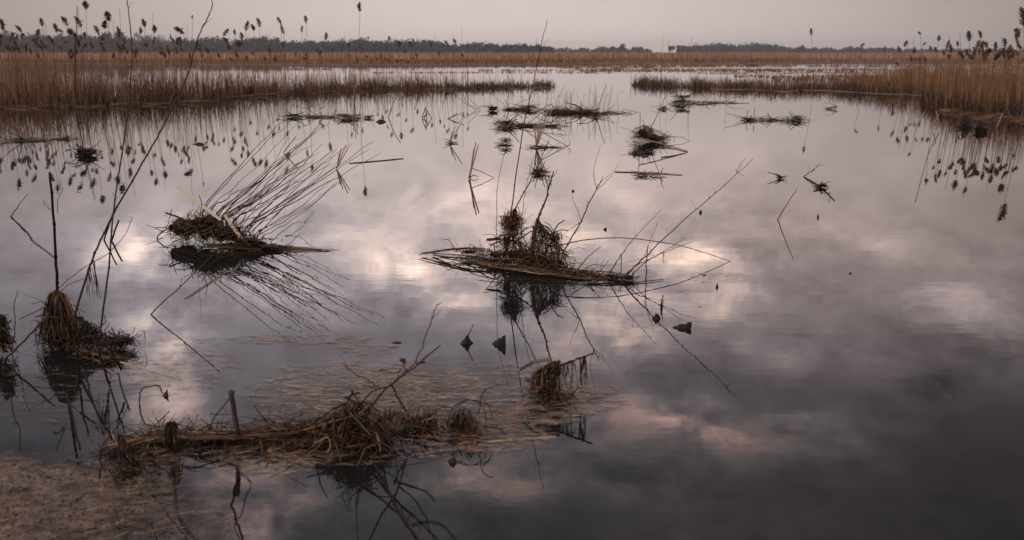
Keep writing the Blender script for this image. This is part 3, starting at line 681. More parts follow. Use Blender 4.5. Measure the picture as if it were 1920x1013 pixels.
a.build('matted_tuft', 'straw', T3)
plank('short flat dark stub sticking out left of the central heap', [(912, 450), (925, 449), (939, 448)], [497, 497, 497], .024, 'mud')
stick('bare_shoot', 'tallest thin bare stem rising from the central heap past the horizon', 'stem', [(948, 490), (952, 450), (958, 398), (968, 327), (983, 230), (993, 186), (1001, 154), (1014, 90), (1026, 37)], 500, .0065, .0022, 'bark', twigs=7, tl=.10, jit=.003, low=.6)
stick('bare_shoot', 'very thin curved stem at the left of the central heap', 'stem', [(936, 490), (931, 450), (932, 405), (933, 342), (945, 293), (957, 255), (972, 205)], 500, .0032, .0012, 'bark', twigs=3, tl=.1)
stick('bare_shoot', 'dark leaning stem carrying the nest like tangle of the central heap', 'stem', [(944, 485), (957, 440), (966, 394), (989, 350), (1013, 300), (1030, 262)], 498, .007, .002, 'darkbark', twigs=6, tl=.12)
stick('bare_shoot', 'thin stem just right of the nest like tangle', 'stem', [(975, 470), (979, 407), (984, 368), (992, 327), (1002, 290)], 500, .003, .0015, 'bark', twigs=2, tl=.08)
stick('bare_shoot', 'stout broken stem standing over the grass net of the central heap', 'stem', [(996, 500), (1001, 455), (1008, 412), (1014, 398), (1024, 372), (1031, 345), (1038, 321)], 505, .012, .0045, 'bark', twigs=4, tl=.09, low=.5)
t = stick('forked_branch', 'forked bare branch at the right of the central heap', 'branch', [(1052, 490), (1058, 470), (1090, 414), (1105, 380), (1120, 354), (1130, 332)], 508, .0062, .0028, 'bark', twigs=5, tl=.1)
Yb = W(0, 508).y
for Q in ([(1119, 356), (1114, 335), (1114, 316), (1119, 295), (1126, 272)], [(1119, 356), (1135, 342), (1148, 326), (1159, 309)], [(1090, 414), (1082, 392), (1074, 376), (1073, 362)], [(1088, 417), (1072, 428), (1055, 440)]):
    a = MB(); a.tube(smooth([pt(x, y, Yb) for x, y in Q], 4, .002), .0024, .001, 4); a.build('side_branch', 'bark', t)
stick('arched_stalk', 'long reddish stem arching low over the water from the central heap', 'stem', [(1046, 462), (1090, 451), (1150, 446), (1210, 450), (1280, 462), (1330, 477), (1370, 490)], 508, .0045, .0025, 'redstem', dY=W(0, 490).y - W(0, 508).y, jit=.001)
t = stick('leaning_branch', 'long slender bare branch leaning far to the upper right beside the central heap', 'branch', [(1166, 528), (1190, 500), (1216, 476), (1246, 446), (1316, 384), (1370, 337), (1414, 296)], 528, .0062, .0014, 'bark', dY=-.05, twigs=16, tl=.09)
a = MB(); Yb = W(0, 528).y; a.tube(smooth([pt(x, y, Yb) for x, y in [(1381, 327), (1384, 316), (1392, 303), (1401, 296)]], 3, .002), .002, .001, 4); a.tube(smooth([pt(x, y, Yb) for x, y in [(1379, 318), (1388, 326), (1399, 332)]], 3, .002), .002, .001, 4); a.build('side_branch', 'bark', t)
stick('leaning_branch', 'thin branch slanting up to the right, nearest the right end of the central raft', 'branch', [(1140, 520), (1150, 500), (1165, 478), (1191, 444), (1240, 393)], 522, .0055, .0012, 'bark', twigs=7, tl=.08)
stick('upright_stick', 'dark upright stick standing in the water right of the central heap', 'stick', [(1211, 521), (1212, 490), (1215, 461)], 521, .0042, .0032, 'darkbark', knots=False)
stick('thin_shoot', 'fine stem rising above the dark upright stick right of the central heap', 'stem', [(1208, 480), (1220, 450), (1234, 416)], 521, .0022, .001, 'bark', twigs=3, tl=.06)
stick('leaning_branch', 'low twiggy branch right of the central heap with a scrap of hanging grass', 'branch', [(1166, 524), (1190, 500), (1215, 488), (1244, 474), (1275, 462), (1300, 453)], 524, .004, .001, 'bark', twigs=6, tl=.07)
stick('leaning_branch', 'short branch crossing low beside the central heap, rising right', 'branch', [(1180, 522), (1205, 496), (1240, 475), (1268, 457), (1287, 445)], 524, .0035, .001, 'bark', twigs=5, tl=.07)
stick('thin_shoot', 'fine pale stem running flat from the central heap to the twiggy branch', 'stem', [(1070, 508), (1130, 500), (1190, 488), (1244, 474)], 520, .0022, .0012, 'palereed')
stick('upright_stick', 'short upright dark stick at the right end of the central raft', 'stick', [(1164, 513), (1165, 478)], 513, .004, .0035, 'darkbark', knots=False)
floating('floating_or_reflected_stick', 'thin dark stick floating flat right of the central heap', 'stick', [(1100, 532), (1170, 532), (1244, 524)], .005, 'darkbark', 4)
heap('small dark twiggy clump at the foot of the long leaning branch', [(1176, 520, 22, 7, 526), (1152, 519, 20, 6, 524)], 110, .10, .005, (1, .3), 1.0, cat='debris clump', name='debris_clump', core=.5)
tt = thing('grass_scrap', pt(1244, 476, W(0, 524).y), 'small scrap of grass hanging from the low twiggy branch', 'grass scrap')
drape(tt, [(1243, 475), (1247, 474)], 524, 5, 495, .005, spread=.012, L=.09)

def crossed(t, boxes, yb, n, r, L, mats=('straw', 'darkbark', 'bark')):
    """stiff broken stalks jammed across a heap"""
    for _ in range(n):
        x0, x1, y0, y1 = random.choice(boxes); Y0 = W(0, yb + U(-6, 5)).y; a_ = random.choice((U(-.5, .5), U(.6, 1.4), U(1.8, 2.6))); l = L * U(.5, 1.2)
        p = pt(U(x0, x1), U(y0, y1), Y0); d = Vector((math.cos(a_), U(-.4, .4), math.sin(a_))).normalized(); kn = U(.35, .75); e = (d + Vector((U(-.7, .7), U(-.4, .4), U(-1, .1)))).normalized()
        Q = [p - d * l * .5, p, p + d * l * .5 * kn, p + d * l * .5 * kn + e * l * .35]
        Q = [Vector((v.x, v.y, max(v.z, -.01))) for v in Q]; a = MB(); rr = r * U(.6, 1.3); a.tube(Q, rr, rr * .7, 5); a.build('broken_stalk_piece', random.choice(mats), t)
T = thing('stalk_tangle', W(1000, 505), 'broken stalks jammed crosswise through the middle of the central heap', 'stalk tangle')
crossed(T, [(935, 1055, 462, 498), (945, 985, 430, 470), (1010, 1050, 430, 470)], 503, 34, .0048, .24)
T = thing('stalk_tangle', W(400, 460), 'broken stalks jammed crosswise through the heap left of centre', 'stalk tangle')
crossed(T, [(310, 450, 410, 448), (350, 400, 395, 420)], 458, 20, .0045, .22)
T = thing('stalk_tangle', W(655, 834), 'broken stalks jammed crosswise through the peaked foreground mound', 'stalk tangle')
crossed(T, [(600, 720, 770, 822), (640, 680, 752, 780)], 834, 24, .0042, .15, ('straw', 'darkbark', 'wetstraw'))
# ---- draped cone clump, left foreground
T, _ = heap('tall dark cone of grass draped on stems in the left foreground', [(118, 632, 45, 24, 652), (106, 598, 26, 34, 652), (172, 632, 30, 18, 652), (105, 570, 12, 22, 652)], 480, .16, .0045, (.3, .2), 1.2, 1.2, cat='draped grass', name='draped_clump', loose=16, core=.68, ratio=.35, moss=30)
drape(T, [(103, 552), (108, 548), (112, 556)], 652, 120, 655, .0065, 'straw', .11)
drape(T, [(103, 552), (108, 556)], 652, 150, 655, .0065, 'wetstraw', .11)
drape(T, [(140, 594), (155, 600), (180, 618)], 652, 90, 655, .005, 'wetstraw', .08)
t, _ = heap('leafy dark tuft at the right side of the left foreground cone', [(208, 640, 34, 9, 655), (232, 636, 22, 7, 652)], 260, .11, .0045, (1, .1), .7, .9, cat='leaf tuft', name='leaf_tuft', core=.7, mats=('wetstraw', 'grnleaf'), moss=50)
a = MB(); Yb = W(0, 654).y
for Q in ([(225, 632), (245, 634), (259, 640), (262, 648)], [(250, 632), (262, 622), (270, 622), (273, 640), (268, 652)], [(200, 610), (212, 620), (222, 632)], [(195, 640), (225, 648), (262, 634)]):
    a.ribbon(smooth([pt(x, y, Yb) for x, y in Q], 4, .002), .010)
a.build('curled_leaf', 'grnleaf', t)
stick('broken_stalk', 'stout broken upright stem standing in the left foreground cone', 'stem', [(107, 640), (108, 548), (104, 480), (100, 400), (93, 323)], 652, .0085, .006, 'darkbark', twigs=0, jit=.002)
t = stick('bare_shoot', 'long bare stem from the left cone bending right beyond the top of the frame', 'stem', [(138, 650), (141, 592), (168, 502), (182, 465), (211, 405), (248, 339), (285, 275), (315, 218), (349, 148), (372, 70), (389, 34), (398, 13), (394, -6), (380, -24)], 652, .0068, .0016, 'bark', twigs=10, tl=.07, jit=.002)
drape(t, [(166, 508), (172, 496), (176, 490)], 652, 14, 560, .006, 'straw', .03, L=.26)
stick('bare_shoot', 'nearly upright bare stem rising past the top of the frame at left', 'stem', [(188, 650), (191, 601), (204, 502), (211, 411), (221, 336), (240, 208), (247, 100), (242, 33), (238, 0), (233, -26)], 655, .0058, .0016, 'bark', twigs=9, tl=.05, jit=.002, low=.3)
stick('thin_vine', 'fine curved vine from the left cone reaching up between the two long stems', 'vine', [(104, 556), (111, 540), (150, 508), (200, 477), (232, 444), (246, 412), (245, 405)], 652, .0025, .0012, 'bark', twigs=5, tl=.06)
stick('leaning_stick', 'long stick leaning from the lower left edge up to the left cone', 'stick', [(4, 678), (45, 640), (86, 596)], 680, .006, .005, 'bark', knots=False)
stick('thin_twig', 'crooked twig beside the broken upright stem, high up', 'twig', [(108, 400), (108, 372), (118, 355), (110, 338)], 652, .002, .001, 'darkbark')
stick('thin_twig', 'small curved twig left of the broken upright stem', 'twig', [(100, 398), (86, 386), (83, 374)], 652, .002, .001, 'darkbark')
stick('leaning_stick', 'thin stick at the left edge standing up from the water and bent back', 'stick', [(20, 406), (35, 386), (52, 364)], 406, .0055, .003, 'bark', knots=False)
floating('floating_or_reflected_twig', 'crooked twig standing in for the reflection of the bent stick, towards the broken upright stem', 'twig', [(20, 406), (52, 436), (60, 450), (84, 468), (102, 483)], .004, 'darkbark', 5, .1)  # twig added to draw the longer reflection of the bent stick
stick('cut_reed', 'short dark reed stub behind the long stems at left, right one', 'reed stub', [(209, 452), (223, 413)], 452, .008, .007, 'darkbark', knots=False)
stick('cut_reed', 'short dark reed stub behind the long stems at left, left one', 'reed stub', [(195, 450), (211, 402)], 450, .007, .006, 'darkbark', knots=False)
T, _ = heap('dark clump cut off by the left edge of the picture', [(-4, 640, 22, 22, 668), (2, 610, 12, 22, 668)], 180, .12, .007, (1, 0), 1.0, cat='debris clump', name='debris_clump', ratio=.35)
drape(T, [(-6, 590), (8, 596)], 668, 30, 660, .007, 'wetstraw', .06)
stick('thin_shoot', 'thin curved stem near the left edge beside the cut off clump', 'stem', [(22, 660), (28, 615), (27, 575), (33, 546)], 662, .0028, .0018, 'bark')
heap('low tangle of reflected sticks in front of the left foreground cone', [(176, 664, 34, 7, 672), (208, 672, 28, 5, 678)], 150, .13, .006, (1, .5), .8, cat='debris clump', name='debris_clump', core=.5, ratio=.3)  # built as a tangle where only stick reflections lie
plank('thin pale reed floating to the right of the left foreground cone', [(148, 656), (240, 684), (338, 713)], [656, 684, 713], .012)
for pts_, lb in (([(150, 745), (146, 700), (150, 660)], 'dark bent reflected stick in front of the left cone, leftmost'), ([(205, 745), (190, 700), (182, 668)], 'dark bent reflected stick in front of the left cone, middle one'), ([(228, 720), (212, 690), (206, 668)], 'dark bent reflected stick in front of the left cone, nearest the leafy tuft')):
    stick('bent_or_reflected_stick', lb, 'stick', [(p[0], p[1] - 25) for p in pts_], 725, .006, .003, 'darkbark', twigs=3, tl=.07)  # sticks added in place of dark reflections below the cone
stick('bent_stalk', 'bent leaf stalk standing in the water right of the left cone', 'stalk', [(262, 762), (262, 742), (270, 727), (296, 724), (305, 738)], 762, .0035, .003, 'bark', knots=False)
stick('leaning_stick', 'single leaning stick rising right out of the water below the twig fan heap', 'stick', [(283, 590), (300, 572), (340, 536), (399, 478)], 590, .0042, .003, 'bark', twigs=1, tl=.08, jit=.001)

# ---- foreground raft
T, _ = heap('dark peaked mound of the foreground raft of reeds', [(652, 806, 34, 24, 836), (612, 818, 52, 13, 832), (700, 820, 56, 14, 838), (654, 778, 16, 20, 836), (570, 812, 36, 9, 824)], 420, .19, .0040, (1, .2), .9, .8, cat='debris mound', name='debris_mound', core=.5, ratio=.3, moss=15, loose=26)
def leaners(t, apex, yb, feet, n, r, mat, name, over=.12):
    """stalks propped against each other near the apex; feet = (x0, x1, row0, row1)"""
    mb = MB(); A = pt(apex[0], apex[1], W(apex[0], yb).y)
    for _ in range(n):
        x = U(feet[0], feet[1]); f_ = W(x, U(feet[2], feet[3]), U(-.01, .02)); sh = random.gauss(0, 1); a_ = A + Vector((sh * .055, random.gauss(0, .035), -abs(sh) * .025 + random.gauss(-.02, .02)))
        k = U(.35, 1.0 + over * R()); e = f_.lerp(a_, k); m_ = f_.lerp(e, U(.4, .65)) + Vector((U(-.03, .03), U(-.03, .03), U(-.03, .02)))
        if R() < .55: mb.tube(smooth([f_, m_, e], 2, .001), r * U(.5, 1.3), r * .4, 4)
        else: mb.ribbon(smooth([f_, m_, e], 2, .003), r * U(1.2, 2.6), tip=.5)
    return mb.build(name, mat, t)
leaners(T, (656, 747), 836, (545, 640, 812, 838), 34, .0028, 'straw', 'propped_stalk')
leaners(T, (658, 745), 836, (640, 745, 822, 845), 48, .0028, 'straw', 'propped_stalk')
leaners(T, (655, 748), 836, (560, 740, 818, 845), 130, .0034, 'wetstraw', 'propped_stalk')
leaners(T, (662, 752), 836, (520, 600, 806, 822), 20, .0045, 'straw', 'propped_stalk')
a = MB()
for _ in range(30):
    P = [pt(668 + U(-12, 8), 750 + U(-3, 10), W(0, 832).y + U(-.04, .04)), pt(U(690, 712), 775 + U(-8, 8), W(0, 830).y), pt(U(720, 752), U(800, 832), W(0, 834).y)]
    a.ribbon(smooth(P, 3, .004), U(.003, .008))
a.build('fallen_blade', 'straw', T)
T, _ = heap('long low bundle of reddish reeds stretching left from the foreground mound', [(205, 838, 26, 7, 845), (250, 822, 34, 8, 830), (300, 808, 36, 10, 822), (355, 812, 34, 8, 824), (410, 812, 34, 8, 824), (470, 808, 40, 9, 822), (530, 800, 40, 12, 820)], 300, .20, .0040, (1, .12), .6, 1.1, cat='reed bundle', name='reed_bundle', core=.2, ratio=.4, loose=22)
a = MB()
for _ in range(80):
    t0 = U(0, .75); t1 = t0 + U(.15, .4); o_ = U(-8, 7); zz = U(.008, .05)
    q = lerp_tab([(190, 842), (300, 810), (440, 812), (560, 800), (660, 775)]); X0 = 190 + 470 * t0; X1 = 190 + 470 * min(1, t1)
    a.tube(smooth([W(X0, q(X0) + o_ + 6, zz), W((X0 + X1) / 2, q((X0 + X1) / 2) + o_ + 6, zz + U(0, .02)), W(X1, q(X1) + o_ + 8, zz + U(-.02, .02))], 3, .005), U(.0012, .0042), .002, 5)
a.build('long_reed', 'straw', T)
a = MB()
for _ in range(46):
    X0 = U(190, 600); X1 = X0 + U(40, 150); o_ = U(-4, 10)
    a.ribbon(smooth([W(X0, q(X0) + o_ + 6, U(.004, .05)), W((X0 + X1) / 2, q((X0 + X1) / 2) + o_ + U(2, 9), U(.01, .07)), W(X1, q(X1) + o_ + 8, U(.004, .04))], 3, .006), U(.004, .010), tip=.4)
a.build('wet_reed', 'wetstraw', T)
T, _ = heap('tangle of curled grass on the right part of the foreground raft', [(780, 786, 40, 7, 800), (800, 800, 22, 9, 812), (735, 776, 30, 5, 796)], 150, .15, .0042, (1, 0), .8, 1.2, cat='grass tangle', name='grass_tangle', loose=10, core=.2, ratio=.5)
a = MB()
for _ in range(34):                        # arching blades with gaps under them
    x0 = U(690, 800); x1 = x0 + U(25, 80); yt = U(758, 782); Y0 = W(0, U(798, 816)).y
    P = [pt(x0, U(790, 810), Y0), pt(x0 + 8, yt + 8, Y0 + U(-.05, .05)), pt((x0 + x1) / 2, yt, Y0), pt(x1 - 6, yt + U(4, 14), Y0), pt(x1, U(788, 812), Y0 + U(-.06, .06))]
    P = [Vector((p.x, p.y, max(.003, p.z))) for p in P]
    a.ribbon(smooth(P, 3, .004), U(.0025, .008), tip=.5)
a.build('arching_blade', 'straw', T)
T, _ = heap('rounded bundle of curled wet grass at the right end of the foreground raft', [(866, 796, 24, 8, 808), (888, 802, 16, 7, 812)], 80, .13, .0036, (.6, .6), .9, 1.3, cat='grass tangle', name='grass_tangle', loose=6, core=.25, ratio=.45)
a = MB(); b_ = MB()
for _ in range(46):                        # hoops of bent grass, side by side
    c0 = U(840, 882); Y0 = W(0, 806 + (c0 - 840) * .2).y + U(-.05, .05); hw = U(8, 30); tp = U(758, 790)
    P = [pt(c0 - hw * .5, 800 + U(-6, 6), Y0 + .03), pt(c0 - hw * .2, tp + 12, Y0), pt(c0 + hw * .3, tp, Y0), pt(c0 + hw, tp + U(10, 20), Y0 - .02), pt(c0 + hw * U(1.0, 1.5), U(795, 815), Y0 - .05)]
    P = [Vector((p.x, p.y, max(.003, p.z))) for p in P]
    (a if R() < .5 else b_).ribbon(smooth(P, 3, .004), U(.002, .008), tip=.5)
a.build('hoop_of_grass', 'straw', T); b_.build('hoop_of_grass', 'wetstraw', T)
a = MB(); Yb = W(0, 812).y
for Q in ([(840, 776), (870, 750), (905, 762), (912, 790)], [(898, 775), (904, 740), (918, 728), (926, 727)], [(858, 760), (885, 750), (925, 762)], [(905, 748), (918, 765), (924, 782)]):
    a.tube(smooth([pt(x, y, Yb) for x, y in Q], 5, .002), .0025, .0016, 4)
a.build('curled_stem', 'bark', T)
stick('cut_post', 'upright broken brown stub standing in the foreground raft', 'stub', [(447, 832), (444, 800), (438, 765), (432, 732)], 832, .009, .0115, 'bark', jit=.001, knots=False)
stick('leaning_branch', 'long brown branch leaning right out of the foreground mound', 'branch', [(680, 790), (707, 748), (740, 716), (774, 690), (826, 647)], 822, .0062, .003, 'bark', twigs=4, tl=.08, dY=-.1)
stick('thin_branch', 'thin reddish branch with a hooked tip rising above the foreground mound', 'branch', [(742, 716), (774, 686), (796, 640), (808, 600), (819, 573), (827, 568)], 815, .0036, .0018, 'redstem', twigs=2, tl=.06)
stick('thin_branch', 'thin pinkish stem sloping down over the foreground raft from a forked end', 'stem', [(712, 726), (680, 708), (654, 694), (641, 681)], 812, .0035, .0018, 'redstem', twigs=2, tl=.06)
stick('bent_or_reflected_stick', 'dark stick hanging down from the leaning branch of the foreground mound', 'stick', [(734, 718), (745, 745), (762, 772)], 815, .004, .003, 'darkbark')
plank('pale reed floating alone to the right of the foreground raft', [(915, 829), (980, 825), (1043, 820)], [829, 825, 820], .013)
T = thing('draped_strand', W(322, 850), 'strands of wet grass hanging over the reed bundle, left of the upright stub', 'hanging grass')
drape(T, [(312, 798), (320, 794), (326, 797)], 850, 36, 852, .007, 'wetstraw', .035)
T = thing('draped_strand', W(232, 880), 'dark wet strands hanging off the left end of the reed bundle', 'hanging grass')
drape(T, [(226, 818), (232, 828), (246, 848)], 876, 36, 878, .007, 'wetstraw', .045)
stick('thin_shoot', 'thin dark stem standing at the left end of the reed bundle', 'stem', [(186, 900), (190, 870), (189, 840)], 900, .003, .0025, 'darkbark')
stick('hooked_stalk', 'hooked dark stalk standing in the water below the upright stub', 'stalk', [(433, 948), (441, 915), (446, 882), (438, 870), (427, 868)], 948, .0045, .0035, 'darkbark', knots=False)
floating('reflection_vine', 'thin crooked vine standing in for a reflection beside the hooked stalk', 'vine', [(447, 882), (460, 893), (471, 908), (460, 930), (453, 962), (439, 982), (450, 1010)], .0017, 'darkbark', z=.004)  # vine shape put on the water for a mirrored stem
floating('floating_or_reflected_branch', 'dark forked branch standing in for a reflection at the bottom edge left of centre', 'branch', [(318, 870), (328, 920), (334, 962), (350, 990), (368, 1016)], .0045, 'darkbark', 4, .06)  # modelled branch takes the place of one mirrored in the water
heap('small dark wet tuft in the debris mat below the reed bundle', [(252, 886, 14, 7, 892)], 60, .06, .006, (1, 0), 1, cat='debris clump', name='debris_clump', ratio=.2, core=.7)

T = thing('trailing_grass', W(400, 850), 'wet strands and roots trailing off the front of the reed bundle', 'trailing grass')
a = MB()
for _ in range(70):
    x = U(195, 560); y = lerp_tab([(190, 846), (300, 822), (440, 824), (560, 828)])(x); d = U(-14, 14)
    P = [W(x, y, U(.01, .05)), W(x + d * .4, y + U(5, 12), U(.005, .03)), W(x + d, y + U(12, 34), .003)]
    a.ribbon(smooth(P, 3, .003), U(.003, .009), tip=.4)
a.build('strand', 'wetstraw', T)
T = thing('root_tangle', W(250, 880), 'loose dark tangle of roots and bent sticks below the left end of the reed bundle', 'root tangle')
for _ in range(16):
    a = MB(); x = U(200, 300); y = U(845, 880); P = [W(x, y, .004)]; dx, dy = U(-10, 14), U(4, 14)
    for k in range(4): P.append(W(x + dx * (k + 1) + U(-6, 6), y + dy * (k + 1) * .8 + U(-5, 5), U(.003, .035)))
    a.tube(smooth(P, 3, .002), U(.002, .0045), .0012, 4); a.build('root', 'darkbark', T)
# ---- clump right of the raft
for Q, rr, lb in (([(700, 868), (722, 905), (748, 960), (768, 990), (790, 1022)], .0062, 'thickest dark reflected branch below the foreground mound, running to the bottom edge'), ([(765, 852), (752, 895), (742, 925), (715, 965), (690, 1016)], .003, 'dark curved reflected branch crossing the thickest one below the foreground mound'),
                  ([(672, 880), (672, 920), (668, 960), (672, 1016)], .0022, 'thin upright running dark reflected vine at the left below the foreground mound'), ([(676, 905), (715, 935), (750, 965), (768, 985)], .003, 'dark thin reflected twig joining the thickest branch from the left'),
                  ([(738, 900), (775, 912), (800, 922), (815, 938)], .0028, 'thin dark reflected twig curving right below the foreground mound, upper one'), ([(772, 984), (800, 977), (830, 984), (856, 1012)], .0024, 'thin dark reflected twig curving right below the foreground mound, lower one')):
    floating('floating_or_reflected_branch', lb, 'branch', Q, rr, 'darkbark', 2, .05, z=.003)  # branches added on the water to draw dark stem reflections
for Q, rr, lb in (([(124, 736), (134, 770), (141, 808), (150, 842)], .0055, 'straight dark reflected stick in front of the left cone, left one'), ([(160, 700), (170, 740), (185, 780), (194, 812)], .006, 'straight dark reflected stick in front of the left cone, right one'),
                  ([(150, 772), (172, 790), (190, 814)], .003, 'thin dark reflected twig lying between the two straight sticks before the left cone'), ([(222, 700), (230, 735), (243, 768)], .0045, 'short dark reflected stick right of the two straight sticks'),
                  ([(20, 738), (26, 780), (36, 800), (38, 842)], .003, 'dark broken twig floating at the left edge'), ([(100, 808), (108, 812), (120, 800), (117, 815), (106, 838), (108, 846)], .0018, 'tiny looped vine floating near the left edge')):
    floating('floating_or_reflected_stick', lb, 'stick', Q, rr, 'darkbark', 2, .04, z=.003)  # the first four are added to draw dark reflection lines
T, _ = heap('bent over clump of grass draped on a limb, right of the foreground raft', [(1006, 718, 16, 8, 730), (1022, 734, 18, 12, 750), (1050, 742, 30, 5, 752)], 150, .13, .0045, (1, .3), .8, 1.1, cat='draped grass', name='draped_clump', core=.5, ratio=.5, moss=25)
drape(T, [(1008, 698), (1030, 684), (1050, 680)], 748, 80, 748, .006, 'straw', .045)
drape(T, [(1000, 704), (1030, 690), (1075, 684)], 748, 60, 738, .005, 'wetstraw', .05)
drape(T, [(1085, 675), (1094, 671), (1098, 670)], 748, 12, 740, .007, 'straw', .02, L=.18)
stick('limb', 'brown limb sloping up to the right through the clump right of the raft', 'branch', [(986, 714), (1015, 700), (1040, 688), (1075, 676), (1114, 663)], 748, .008, .004, 'bark', twigs=4, tl=.07)
plank('flat dull leaf lying over the left end of that sloping limb', [(975, 694), (1000, 680), (1034, 674)], [740, 744, 748], .015, 'wetstraw', 'dead_leaf')

# ---- mid distance clumps
def tuft(label, lobes, n, L=.2, w_=.008, axis=(1, 0), spread=.6, **k):
    k.setdefault('core', .38); k.setdefault('curl', .22); k.setdefault('zk', .28); k.setdefault('loose', max(3, n // 28))
    lobes = [(x, y + hh * .25, hw * 1.1, hh * .75, yw) for x, y, hw, hh, yw in lobes]
    return heap(label, lobes, int(n * .6), L * 1.35, w_ * 1.1, axis, spread, cat=k.pop('cat', 'debris clump'), name='debris_clump', **k)
ORD = ['leftmost', 'second from the left', 'third from the left', 'fourth from the left', 'fifth from the left', 'sixth from the left', 'seventh from the left', 'rightmost']
def stems(base, tips, yb, r, label, mat='palereed', group=None, name='reed_stalk', dY=0):
    order = sorted(range(len(tips)), key=lambda i: tips[i][0]); n = len(tips)
    for i, tp in enumerate(tips):
        k = order.index(i); lb = (label + ', ' + ('rightmost' if k == n - 1 else ORD[k])) if isinstance(label, str) else label[i]
        stick(name, lb, 'reed stalk', [base[i] if isinstance(base, list) else (base[0] + U(-1, 1), base[1]), tp], yb, r, r * .8, mat, group=group, knots=False, jit=0, dY=dY)
g1 = 'pale cut stalks bundled upright in the water left of the central stems'
stems((880, 335), [(892, 267), (897, 271), (888, 280), (886, 300)], 336, .011, 'pale reed stalk of the upright bundle left of the central stems', group=g1)
stick('bent_reed', 'thin reed bent from the upright bundle over to the water on its right', 'reed stalk', [(882, 314), (902, 322), (926, 333)], 334, .006, .004, 'reed', knots=False)
stick('bent_reed', 'tiny bent dark reed at the foot of the upright bundle', 'reed stalk', [(881, 333), (888, 329), (897, 332)], 334, .006, .004, 'darkbark', knots=False)
g2 = 'short pale stalks left of the upright bundle'
stems((843, 268), [(866, 229), (854, 236), (848, 246)], 269, .010, 'short pale stalk leaning right in the pair behind the upright bundle', group=g2)
tuft('tiny dark tuft at the foot of the short pale stalks behind the upright bundle', [(846, 267, 9, 3, 269)], 30, .12)
g3 = 'stakes crossed in a dark tripod on the far water'
stems([(791, 221), (809, 222), (795, 222), (800, 222), (791, 221)], [(799, 199), (798, 203), (802, 207), (797, 203), (805, 213)], 222, .011, 'dark stick in the small tripod on the far water', 'darkbark', g3, 'crossed_stick')
g4 = 'dark sticks spread low like a fan on the far water'
stems([(839, 223), (841, 223), (843, 222), (853, 223)], [(870, 211), (857, 213), (853, 216), (868, 227)], 223, .010, 'dark stick of the low spread pile right of the tripod', 'darkbark', g4, 'crossed_stick')
stick('leaning_reed', 'reed stalk leaning right out of the far water, left of the tripod', 'reed stalk', [(728, 221), (737, 195), (749, 172)], 221, .012, .009, 'reed', knots=False)
g5 = 'thin bent reeds leaning left on the far water'
stems([(901, 207), (892, 206), (897, 206)], [(876, 181), (859, 185), (880, 196)], 207, .008, 'thin reed leaning left beside the low spread pile', 'reed', g5)
tuft('heap of cut reeds in the mid distance, left of the stalk sheaf', [(951, 230, 15, 8, 237), (985, 233, 22, 3.5, 237), (1030, 234, 26, 3, 237)], 260, .38, .011, (1, 0), .5)
for i, (p, q_, lb) in enumerate([((985, 236), (1012, 214), 'dark stalk sticking up from the mid distance heap of cut reeds'), ((950, 240), (975, 212), 'pale stalk leaning over the left end of the mid distance heap of cut reeds'), ((1000, 236), (1045, 250), 'stalk fallen forward from the mid distance heap of cut reeds'), ((975, 236), (1062, 226), 'long low stalk along the right of the mid distance heap of cut reeds'), ((930, 300), (930, 296), None)]):
    if lb: stick('reed_stalk', lb, 'reed stalk', [p, q_], 240, .009, .006, 'palereed' if i == 1 else 'bark', knots=False)
tuft('small dark tussock with pale fluff between the mid distance heap and the upright bundle', [(948, 271, 13, 4, 273), (948, 262, 8, 7, 273)], 130, .16, .008)
g6 = 'pale stalks of the sheaf standing right of the mid distance heap'
stems((1006, 275), [(1002, 245), (1013, 222), (1026, 209), (1036, 204), (1001, 226), (1019, 214), (1009, 232), (1030, 200)], 277, .009, 'pale stalk of the spreading sheaf in the mid distance', group=g6)
tuft('dark foot of the spreading sheaf with straw lying on the water', [(1008, 274, 14, 3.5, 277), (1030, 276, 16, 1.5, 277)], 90, .22, .007)
stick('leaning_stick', 'stick sloping from the mid distance sheaf down right into the water', 'stick', [(1015, 247), (1040, 261), (1064, 274)], 274, .008, .006, 'reed', knots=False)
stick('bent_twig', 'small hooked twig where the sloping stick meets the water', 'twig', [(1064, 275), (1069, 270), (1068, 262)], 276, .006, .003, 'darkbark')
tuft('dark tangled tussock standing in the reflection of the mid distance sheaf', [(1010, 319, 13, 9, 326)], 120, .16, .007, (.2, .2), 1.0)
stems([(1008, 326), (1014, 326), (1020, 325)], [(1003, 300), (1022, 302), (1033, 322)], 327, .006, 'thin dark stalk of the tangled tussock below the mid distance sheaf', 'bark', 'thin stalks of the tangled tussock')
tuft('low raft of reeds at the far centre, left piece', [(975, 203, 28, 2.2, 206), (992, 199, 12, 4, 206), (955, 203, 10, 3, 206)], 150, .5, .013)
T, _ = tuft('dark upright leaf clump at the left end of the far centre raft', [(925, 202, 7, 6, 208)], 60, .25, .014, core=.8)
tuft('long raft of reeds at the far centre with many thin stems growing from it', [(1040, 207, 14, 5, 212), (1062, 208, 24, 4, 212), (1095, 207, 24, 5, 212), (1140, 211, 30, 1.5, 213)], 420, .5, .013)
stick('leaning_reed', 'thick reed leaning right above the far centre raft', 'reed stalk', [(1117, 215), (1136, 161)], 216, .013, .008, 'reed', knots=False)
gs = 'thin stems growing from the far centre raft'
for _ in range(42):
    x = random.gauss(1075, 32); stick('thin_shoot', 'thin stem growing from the long raft at the far centre', 'stem', [(x, 210), (x + U(-4, 10), 210 - U(14, 34)), (x + U(-6, 20), 210 - U(28, 62))], 212, .0045, .002, random.choice(('reed', 'bark')), group=gs, knots=False)
stick('leaning_reed', 'short upright reed stub on the far centre raft, left of the thick one', 'reed stalk', [(1088, 209), (1089, 190)], 213, .010, .009, 'darkbark', knots=False)
